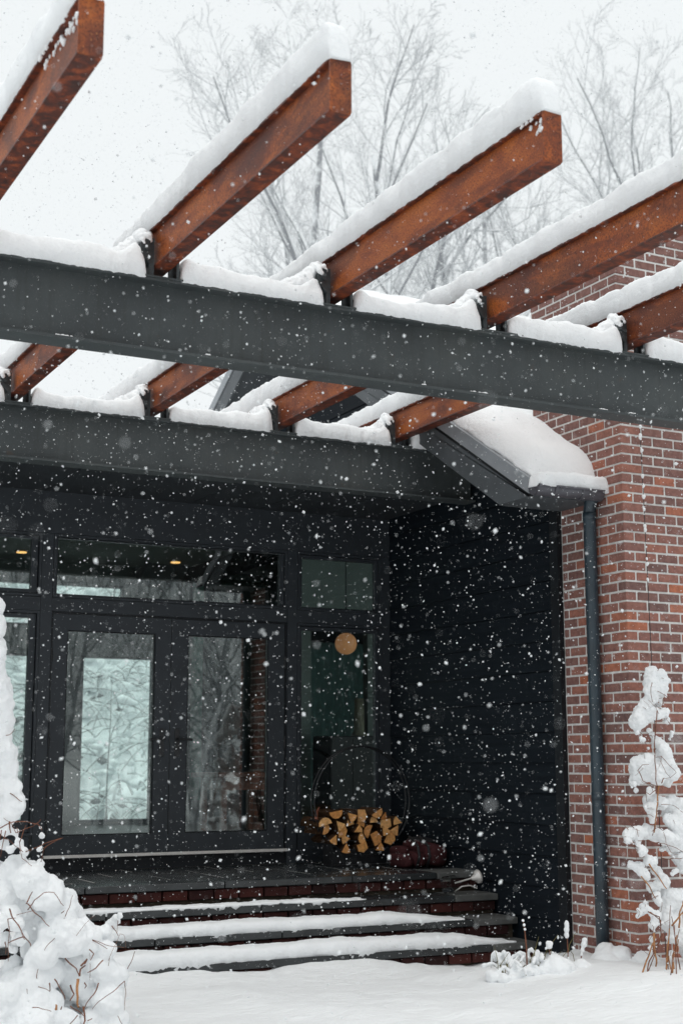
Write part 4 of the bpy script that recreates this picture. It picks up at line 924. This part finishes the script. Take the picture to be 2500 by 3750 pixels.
for i in range(95):
    x, y, z, r = RIGHT_SNOW[rt2.randrange(len(RIGHT_SNOW))]
    a = rt2.uniform(0, 6.283); p0 = Vector((x, y - r * .85, z)); d = Vector((math.cos(a), -.15, math.sin(a))); L_ = rt2.uniform(.05, .16)
    p1 = p0 + d * L_ * .55; p2 = p1 + Vector((math.cos(a + rt2.uniform(-1.2, 1.2)), .1, math.sin(a + rt2.uniform(-1.4, .4)))) * L_ * .6
    RIGHT_TWIGS.append([[list(p0), list(p1), list(p2)], rt2.uniform(.0011, .0022)])
    if i % 2:
        for u in (.35, .65, 1.0):
            q = p0.lerp(p1, u); RIGHT_SNOW.append([q.x, q.y + .004, q.z + .007, rt2.uniform(.007, .014)])
for i in range(9):
    x0 = 6.5 + rt2.uniform(0, .42); y0 = 8.02 + rt2.uniform(-.08, .12); hgt_ = rt2.uniform(.2, .5); lean_ = rt2.uniform(-.05, .22)
    RIGHT_TWIGS.append([[[x0, y0, .0], [x0 + lean_ * .4, y0 + .02, hgt_ * .5], [x0 + lean_, y0 + .05, hgt_]], rt2.uniform(.0022, .0062)])
rs = shrub('snowy_shrub', (6.6, 8.2, .05), 'slender snow-laden climber in front of the brick chimney at the right edge', RIGHT_SNOW, RIGHT_TWIGS, .0066, 31, .017, .0048, 1.12, 3, 2.1)
# support wire of the climber with snow clumps
wr = thing('guide_wire', (6.98, 8.47, 2), 'thin vertical wire with snow clumps hanging before the brick chimney', 'wire')
MB().tube([(6.95, 8.47, 4.5), (6.954, 8.47, 4.1), (6.97, 8.47, 3.2), (6.985, 8.47, 2.1), (6.97, 8.42, .02)], .0028, 6).build('wire', 'black_steel', wr)
sps = []
for z in (4.05, 3.98, 3.96, 3.88, 3.86, 3.78, 3.66, 3.60, 3.58, 3.50, 3.40, 3.27, 3.24, 3.14, 3.11, 3.02, 2.98, 2.86, 2.85):
    x = 6.954 + (4.1 - z) * .0165; r = random.uniform(.006, .015)
    sps += [(x + random.uniform(-.006, .006), 8.466, z, r), (x, 8.466, z - r * .9, r * .7)]
link('snow_clumps', blob_mesh(sps, .0045, 'snow_clumps', 3, .003), wr)

# grasses and perennials by the chimney foot
def blade_tuft(base, label, blades, snowsp, name='grass_tuft'):
    t_ = thing(name, base, label, 'plant')
    for (p, r) in blades:
        q = [Vector(a) for a in p]
        MB().tube(q, [r * (1 - .7 * i / (len(q) - 1)) + .001 for i in range(len(q))], 5).build('blade', 'grass_blade', t_)
    link('snow_load', blob_mesh(snowsp, .007, 'snow_load', base[0] * 9, .008), t_)
def arc(x, y, z, dx, dz, r, drop=0): return ([(x, y, z), (x + dx * .45, y - .02, z + dz * .75), (x + dx * .8, y - .03, z + dz), (x + dx, y - .04, z + dz - drop)], r)
def alongs(a, n, r):
    p = [Vector(q) for q in a[0]]; o = []
    for i in range(n):
        u = i / (n - 1) * (len(p) - 1); k_ = min(int(u), len(p) - 2); c_ = p[k_].lerp(p[k_ + 1], u - k_); o.append((c_.x, c_.y, c_.z + r * .6, r * random.uniform(.8, 1.2)))
    return o
rt = random.Random(9)
def tuft(cx, cy, n, reach, high):
    bl_ = []; sn = []
    for i in range(n):
        a = rt.uniform(0, math.pi) if i % 3 else rt.uniform(math.pi, 2 * math.pi)
        L = reach * rt.uniform(.5, 1.1); h = high * rt.uniform(.3, 1.1) * (.6 + .4 * abs(math.sin(a)))
        p0 = Vector((cx + rt.uniform(-.05, .05), cy + rt.uniform(-.05, .05), ground_z(cx, cy) - .02))
        d = Vector((math.cos(a), math.sin(a) * .6, 0)) * L; dr = rt.uniform(.0, .5) * h
        p = [p0, p0 + d * .3 + Vector((0, 0, h * .6)), p0 + d * .62 + Vector((0, 0, h)), p0 + d * .85 + Vector((0, 0, h * .9)), p0 + d + Vector((0, 0, h * .85 - dr))]
        bl_.append(([tuple(q) for q in p], rt.uniform(.003, .006)))
        if rt.random() < .72: sn += alongs(([tuple(q) for q in p[1:]],), 14, rt.uniform(.010, .021))
    for i in range(9): sn.append((cx + rt.uniform(-.16, .16), cy + rt.uniform(-.07, .07), ground_z(cx, cy) + rt.uniform(-.015, .03), rt.uniform(.03, .055)))
    return bl_, sn
bl1, sn1 = tuft(5.78, 8.64, 20, .24, .20)
blade_tuft((5.78, 8.64, 0), 'snowy grass tuft at the right foot of the steps', bl1, sn1)
bl2, sn2 = tuft(5.99, 8.62, 13, .19, .19)
blade_tuft((5.99, 8.62, 0), 'second snowy tuft with a bent stalk nearer the chimney', bl2, sn2)
sc_ = thing('straw_clump', (6.0, 8.62, .05), 'sparse bare straw poking through the snow along the foot of the black wall', 'plant')
for i in range(14):
    cx = rt.uniform(5.60, 6.34); a = rt.uniform(-.9, .9); L = rt.uniform(.10, .26)
    g_ = ground_z(cx, 8.62)
    MB().tube([(cx, 8.62, g_ - .02), (cx + a * L * .25, 8.61, g_ + L * .6), (cx + a * L * .75, 8.60, g_ + L)], [.003, .0025, .001], 5).build('blade', 'grass_blade', sc_)
for p, r, sn, lb in (([(6.08, 8.6, .03), (6.075, 8.59, .14), (6.07, 8.59, .20)], .004, [(6.07, 8.59, .215, .022), (6.060, 8.59, .235, .017), (6.080, 8.59, .23, .018)], 'short dead stalk with a round snowy head beside the grass tufts'),
                     ([(6.24, 8.60, .03), (6.235, 8.60, .2), (6.23, 8.60, .36)], .004, [(6.231 + .0014 * math.sin(z * 60), 8.60, z, .011 + .006 * math.sin(i * 1.1) ** 2) for i, z in enumerate(np.linspace(.37, .27, 9))] + [(6.237, 8.60, .13, .014), (6.239, 8.60, .11, .015)], 'upright dead stalk with a slim snowy spike before the chimney edge'),
                     ([(6.33, 8.60, .03), (6.36, 8.6, .16), (6.375, 8.6, .22)], .004, [(6.352, 8.6, .14, .014), (6.362, 8.6, .17, .020), (6.376, 8.6, .205, .027), (6.386, 8.6, .235, .022)], 'leaning dead stalk with a thick snowy head next to the downpipe foot')):
    t_ = thing('seed_stalk', p[0], lb, 'plant')
    MB().tube(p, r, 6).build('stem', 'twig', t_)
    link('snow_load', blob_mesh(sn, .0055, 'snow_load', p[0][0] * 3, .007, 0, 2), t_)
for x, y, z, r, lb in ((6.10, 8.56, .07, .09, 'low snow lump just right of the grass tufts'), (6.33, 8.57, .07, .055, 'low snow lump between the stalks and the downpipe')):
    tag(link('snow_mound', blob_mesh([(x, y, z, r), (x + r * .8, y - .02, z - .02, r * .9), (x - r * .7, y + .02, z - .02, r * .8), (x, y - r * .5, z - .03, r)], .009, 'snow_mound', x, .012)), lb, 'snow')
t_ = thing('seed_stalk', (5.88, 8.6, .05), 'tall thin dead stalk rising before the lowest brick riser', 'plant')
MB().tube([(5.885, 8.6, .05), (5.882, 8.6, .22), (5.872, 8.6, .33), (5.858, 8.6, .41)], [.006, .005, .004, .003], 6).build('stem', 'twig', t_)
link('snow_load', blob_mesh([(5.858, 8.598, .40, .012), (5.866, 8.598, .37, .011), (5.872, 8.598, .34, .010)], .004, 'snow_load', 70, .003), t_)
o = link('snow_mound', blob_mesh([(6.70, 8.76, .10, .09), (6.78, 8.70, .08, .10), (6.86, 8.50, .04, .12), (6.66, 8.72, .03, .12)], .009, 'snow_mound', 12, .010))
tag(o, 'small snow heap around the foot of the downpipe', 'snow')

# ------------------------------------------------------------------ bare trees
def grow(seed, H=18.0, levels=4, spread=1.0):
    rd = random.Random(seed); trunk = MB(); crown = MB()
    def path(p, d, L, n, wob, up):
        pts = [p.copy()]
        for i in range(n):
            d = (d + Vector((rd.uniform(-1, 1), rd.uniform(-1, 1), rd.uniform(-1, 1))) * wob + Vector((0, 0, up))).normalized()
            p = p + d * L / n; pts.append(p.copy())
        return pts
    def rec(p, d, L, r, lev):
        n = (11, 8, 6, 4, 3)[lev]
        pts = path(p, d, L, n, (.09, .17, .24, .28, .3)[lev], (.05, .085, .085, .06, .04)[lev])
        r1 = max(r * .30, .005)
        rad = [r + (r1 - r) * (i / n) for i in range(n + 1)]
        (trunk if lev < 2 else crown).tube(pts, rad, (7, 5, 4, 3, 3)[lev], 0, False)
        if lev >= levels: return
        nc = (9, 8, 7, 5)[lev]; t0 = (.26, .22, .18, .15)[lev]
        for k_ in range(nc):
            t = t0 + (1 - t0) * (k_ + rd.uniform(.2, .8)) / nc; i = min(int(t * n), n - 1); q = pts[i].lerp(pts[i + 1], t * n - i)
            dd = (pts[i + 1] - pts[i]).normalized(); pe = dd.orthogonal().normalized(); pe.rotate(Matrix.Rotation(rd.uniform(0, 6.283), 3, dd))
            an = R(rd.uniform(24, 52)) * spread
            cd_ = dd * math.cos(an) + pe * math.sin(an)
            cl = L * (1 - .55 * t) * rd.uniform(.45, .75) if lev else L * (.62 - .38 * t) * rd.uniform(.85, 1.15)
            rec(q, cd_, cl, max(rad[i] * rd.uniform(.5, .72), .006), lev + 1)
    rec(Vector((0, 0, -.3)), Vector((rd.uniform(-.08, .08), rd.uniform(-.08, .08), 1)), H * .92, H * .0105, 0)
    return trunk, crown
TREES = []
for s_, sp_ in ((3, 1.0), (8, 1.15), (21, .9), (34, 1.1)):
    a, b = grow(s_, 18.0, 4, sp_)
    TREES.append((a.mesh('trunk', 'limb_bark', True, False), b.mesh('crown', 'hazed_snowy_bark', True, False)))
def put_tree(var, x, y, sc, rz, label, lean=(0, 0)):
    t_ = bpy.data.objects.new('bare_tree', None); COL.objects.link(t_)
    t_.location = (x, y, ground_z(x, y)); t_.rotation_euler = (lean[0], lean[1], rz); t_.scale = (sc, sc, sc)
    tag(t_, label, 'tree', 'bare trees behind the house')
    for nm, me in zip(('trunk', 'crown'), TREES[var]):
        o = bpy.data.objects.new(nm, me); COL.objects.link(o); o.parent = t_
TP = [  # photo column of the stem top, depth, height, variant, label
    (17.6, 34, 1.12, 0, 'hazy bare tree leaning left behind the second rafter end', (0, -.13)),
    (18.8, 33, 1.08, 2, 'bare tree rising just right of the second rafter end', (0, -.02)),
    (20.6, 35, 1.14, 1, 'tall forked bare tree between the second and third rafter ends', (0, 0)),
    (22.6, 34, 1.08, 3, 'broad bare tree above the middle of the third rafter', (0, .03)),
    (24.6, 37, 1.06, 0, 'pale bare tree whose top shows left of the third rafter end', (0, .0)),
    (26.4, 33, 1.04, 1, 'bare tree directly right of the third rafter end', (0, 0)),
    (28.4, 35, 1.04, 2, 'crooked bare tree above the fourth rafter', (0, .0)),
    (30.6, 35, 1.24, 3, 'tallest bare tree close to the right edge', (0, -.03)),
    (32.6, 37, 1.30, 0, 'bare tree half cut by the right edge', (0, 0)),
    (20.2, 43, .90, 3, 'distant thin tree glimpsed under the second rafter', (0, 0)),
    (25.8, 43, .95, 2, 'distant thin tree glimpsed between third and fourth rafters', (0, 0)),
]
for i, (x, y, sc, v, lb, ln_) in enumerate(TP): put_tree(v, x, y, sc, i * 1.9 + .4, lb, ln_)
# the woods across the garden, behind the viewer, mirrored in the panes
wd = MB()
for i in range(46):
    a, b = grow(100 + i, random.uniform(9, 16), 3, 1.15)
    x, y = -22 + (i % 23) * 2.1 + random.uniform(-.9, .9), random.uniform(-14, -9) - 9 * (i // 23)
    for m_ in (a, b):
        wd.add([(v[0] + x, v[1] + y, v[2] + ground_z(x, y)) for v in m_.v], m_.f)
for i in range(90):
    a, b = grow(300 + i, random.uniform(4.5, 7.5), 2, 1.3)
    x, y = -14 + (i % 45) * .72 + random.uniform(-.4, .4), random.uniform(-7.5, -5) - 3 * (i // 45)
    for m_ in (a, b):
        wd.add([(v[0] * 1.3 + x, v[1] * 1.3 + y, v[2] * .8 + ground_z(x, y)) for v in m_.v], m_.f)
tag(wd.build('woods', 'limb_bark', None, False, False), 'bare woods across the garden, mirrored in the panes', 'trees', None, 'stuff')
# snow-bent thicket behind the house, seen through it
th_s = []; tw = MB()
for i in range(2600):
    x = random.uniform(3.2, 16.5); h = random.uniform(0, 1); y = 22.5 + h * 9 + random.uniform(-.5, .5)
    th_s.append((x * 1.25 - 1, y, .5 + h * 6.6 + random.uniform(-.25, .3), random.uniform(.05, .15) * (.8 + .5 * h)))
tb = MB()
tb.add([(0, 22.0, .25), (24, 22.0, .25), (24, 33, 8.4), (0, 33, 8.4)], [(0, 1, 2, 3)])
gb = bmesh.new(); bmesh.ops.create_icosphere(gb, subdivisions=2, radius=1); gb.verts.ensure_lookup_table()
IV = [v.co.copy() for v in gb.verts]; IF = [tuple(v.index for v in f.verts) for f in gb.faces]; gb.free()
for i, (x, y, z, r) in enumerate(th_s):
    tb.add([(x + v.x * r * (1.3 + .6 * N(v, 1.6, i)), y + v.y * r, z + v.z * r * (.7 + .6 * N(v, 1.9, i + 50)) + .25 * r * v.x * math.sin(i)) for v in IV], IF)
tw = MB()
for i in range(2600):
    x = random.uniform(3, 20); h = random.uniform(0, 1); y = 22.0 + h * 9; z = .4 + h * 6.6; p = Vector((x, y, z))
    d = Vector((random.uniform(-.9, .9), random.uniform(-.9, .1), random.uniform(.25, 1))).normalized(); pts = [p]; dr = random.uniform(.12, .5)
    for s_ in range(6):
        d = (d + Vector((random.uniform(-.15, .15), random.uniform(-.1, .1), -dr))).normalized(); p = p + d * random.uniform(.12, .30); pts.append(p)
    tw.tube(pts, [.009 - .001 * q for q in range(7)], 3, 0, False)
    if i % 5: 
        r_ = random.uniform(.012, .034)
        tb.tube([q + Vector((0, 0, r_ * .85)) for q in pts], [r_ * (.55 + .45 * math.sin(.6 + q)) for q in range(7)], 5, 0, True)
tag(tb.build('snowy_thicket', 'snow', None, True, False), 'snow-smothered thicket behind the house, glimpsed through the rear panes', 'bushes', None, 'stuff')
for i in range(1300):      # dark evergreen gaps between the snow pads
    x = random.uniform(3, 20); h = random.uniform(0, 1); y = 21.9 + h * 9; z = .42 + h * 6.6 + random.uniform(-.1, .25)
    if noise.noise(Vector((x * .8, h * 6, 3))) < -.05: continue
    r_ = random.uniform(.03, .10)
    tw.add([(x + r_ * random.uniform(.7, 1.6), y - .25, z), (x - r_ * random.uniform(.7, 1.6), y - .25, z + random.uniform(-.04, .04)), (x, y - .36, z), (x, y, z), (x, y - .25, z + r_ * .6), (x, y - .25, z - r_ * .6)],
           [(0, 4, 2), (4, 1, 2), (1, 5, 2), (5, 0, 2), (4, 0, 3), (1, 4, 3), (5, 1, 3), (0, 5, 3)])
for i in range(60):        # thin upright saplings
    x = random.uniform(3.5, 19); h = random.uniform(0, .9); p = Vector((x, 21.8 + h * 9, .3 + h * 6.6)); pts = [p]; d = Vector((random.uniform(-.25, .25), 0, 1))
    for s_ in range(7): d = (d + Vector((random.uniform(-.12, .12), 0, 0))).normalized(); p = p + d * .35; pts.append(p)
    tw.tube(pts, [.016 - .0018 * q for q in range(8)], 4, 0, False)
tag(tw.build('thicket_branches', 'dark_bark', None, False, False), 'arching dark branches in the snowy thicket behind the house', 'branches', None, 'stuff')

# ------------------------------------------------------------------ falling snow
NF = 52000
t = (rng.random(NF) * (10.6 ** 3 - 1.0) + 1.0) ** (1 / 3)
u = (rng.random(NF) - .5) * 2 * .34; w = (rng.random(NF) - .5) * 2 * .47
P = np.array(CAM)[None, :] + t[:, None] * (np.array(FW)[None, :] + u[:, None] * np.array(RT)[None, :] + w[:, None] * np.array(UP)[None, :])
ok = ((t > 4.2) | (rng.random(NF) < .40)) & (P[:, 2] > .12) & ~((P[:, 1] > 10.3) & (P[:, 2] < 4.9)) & ~((P[:, 0] > 6.15) & (P[:, 1] > 8.4)) & ~((P[:, 1] > 9.7) & (P[:, 2] < .7))
P = P[ok]; n1 = len(P)
NF2 = 60000
t2 = (rng.random(NF2) * (31.0 ** 3 - 11.0 ** 3) + 11.0 ** 3) ** (1 / 3)
u2 = (rng.random(NF2) - .5) * 2 * .30; w2 = -.02 + rng.random(NF2) * .44
P2 = np.array(CAM)[None, :] + t2[:, None] * (np.array(FW)[None, :] + u2[:, None] * np.array(RT)[None, :] + w2[:, None] * np.array(UP)[None, :])
P2 = P2[(P2[:, 2] > np.where(P2[:, 0] > 5.9, 7.6, 4.7)) & ~((P2[:, 1] < 11.2) & (P2[:, 2] < 5.9))]
P = np.concatenate([P, P2]); n = len(P)
rad = np.clip(np.exp(rng.normal(np.log(.00135), .74, n)), .0006, .0095)
OV = np.array([(1, 0, 0), (-1, 0, 0), (0, 1, 0), (0, -1, 0), (0, 0, 1), (0, 0, -1)], float)
OF = np.array([(0, 2, 4), (2, 1, 4), (1, 3, 4), (3, 0, 4), (2, 0, 5), (1, 2, 5), (3, 1, 5), (0, 3, 5)])
q = rng.normal(size=(n, 4)); q /= np.linalg.norm(q, axis=1)[:, None]
a, b, c_, d_ = q.T
RM = np.stack([np.stack([a*a+b*b-c_*c_-d_*d_, 2*(b*c_-a*d_), 2*(b*d_+a*c_)], -1), np.stack([2*(b*c_+a*d_), a*a-b*b+c_*c_-d_*d_, 2*(c_*d_-a*b)], -1), np.stack([2*(b*d_-a*c_), 2*(c_*d_+a*b), a*a-b*b-c_*c_+d_*d_], -1)], 1)
tn = t[ok]; rad[:n1] *= np.where(tn < 4.2, .62, 1.0)
rad[n1:] = np.clip(np.exp(rng.normal(np.log(.0045), .4, n - n1)), .002, .010)
sc = rad[:, None] * rng.uniform(.6, 1.5, (n, 3))
V = np.einsum('nij,nkj->nki', RM, OV[None] * sc[:, None, :]) + P[:, None, :]
Fc = OF[None] + (np.arange(n) * 6)[:, None, None]
me = bpy.data.meshes.new('falling_snow')
me.vertices.add(n * 6); me.vertices.foreach_set('co', V.reshape(-1))
me.loops.add(n * 24); me.loops.foreach_set('vertex_index', Fc.reshape(-1).astype(np.int32))
me.polygons.add(n * 8); me.polygons.foreach_set('loop_start', np.arange(n * 8, dtype=np.int32) * 3)
me.polygons.foreach_set('use_smooth', np.ones(n * 8, bool))
me.materials.append(M['flake']); me.update(); me.validate()
tag(link('falling_snow', me), 'snowflakes drifting down all through the air', 'snowfall', None, 'stuff')
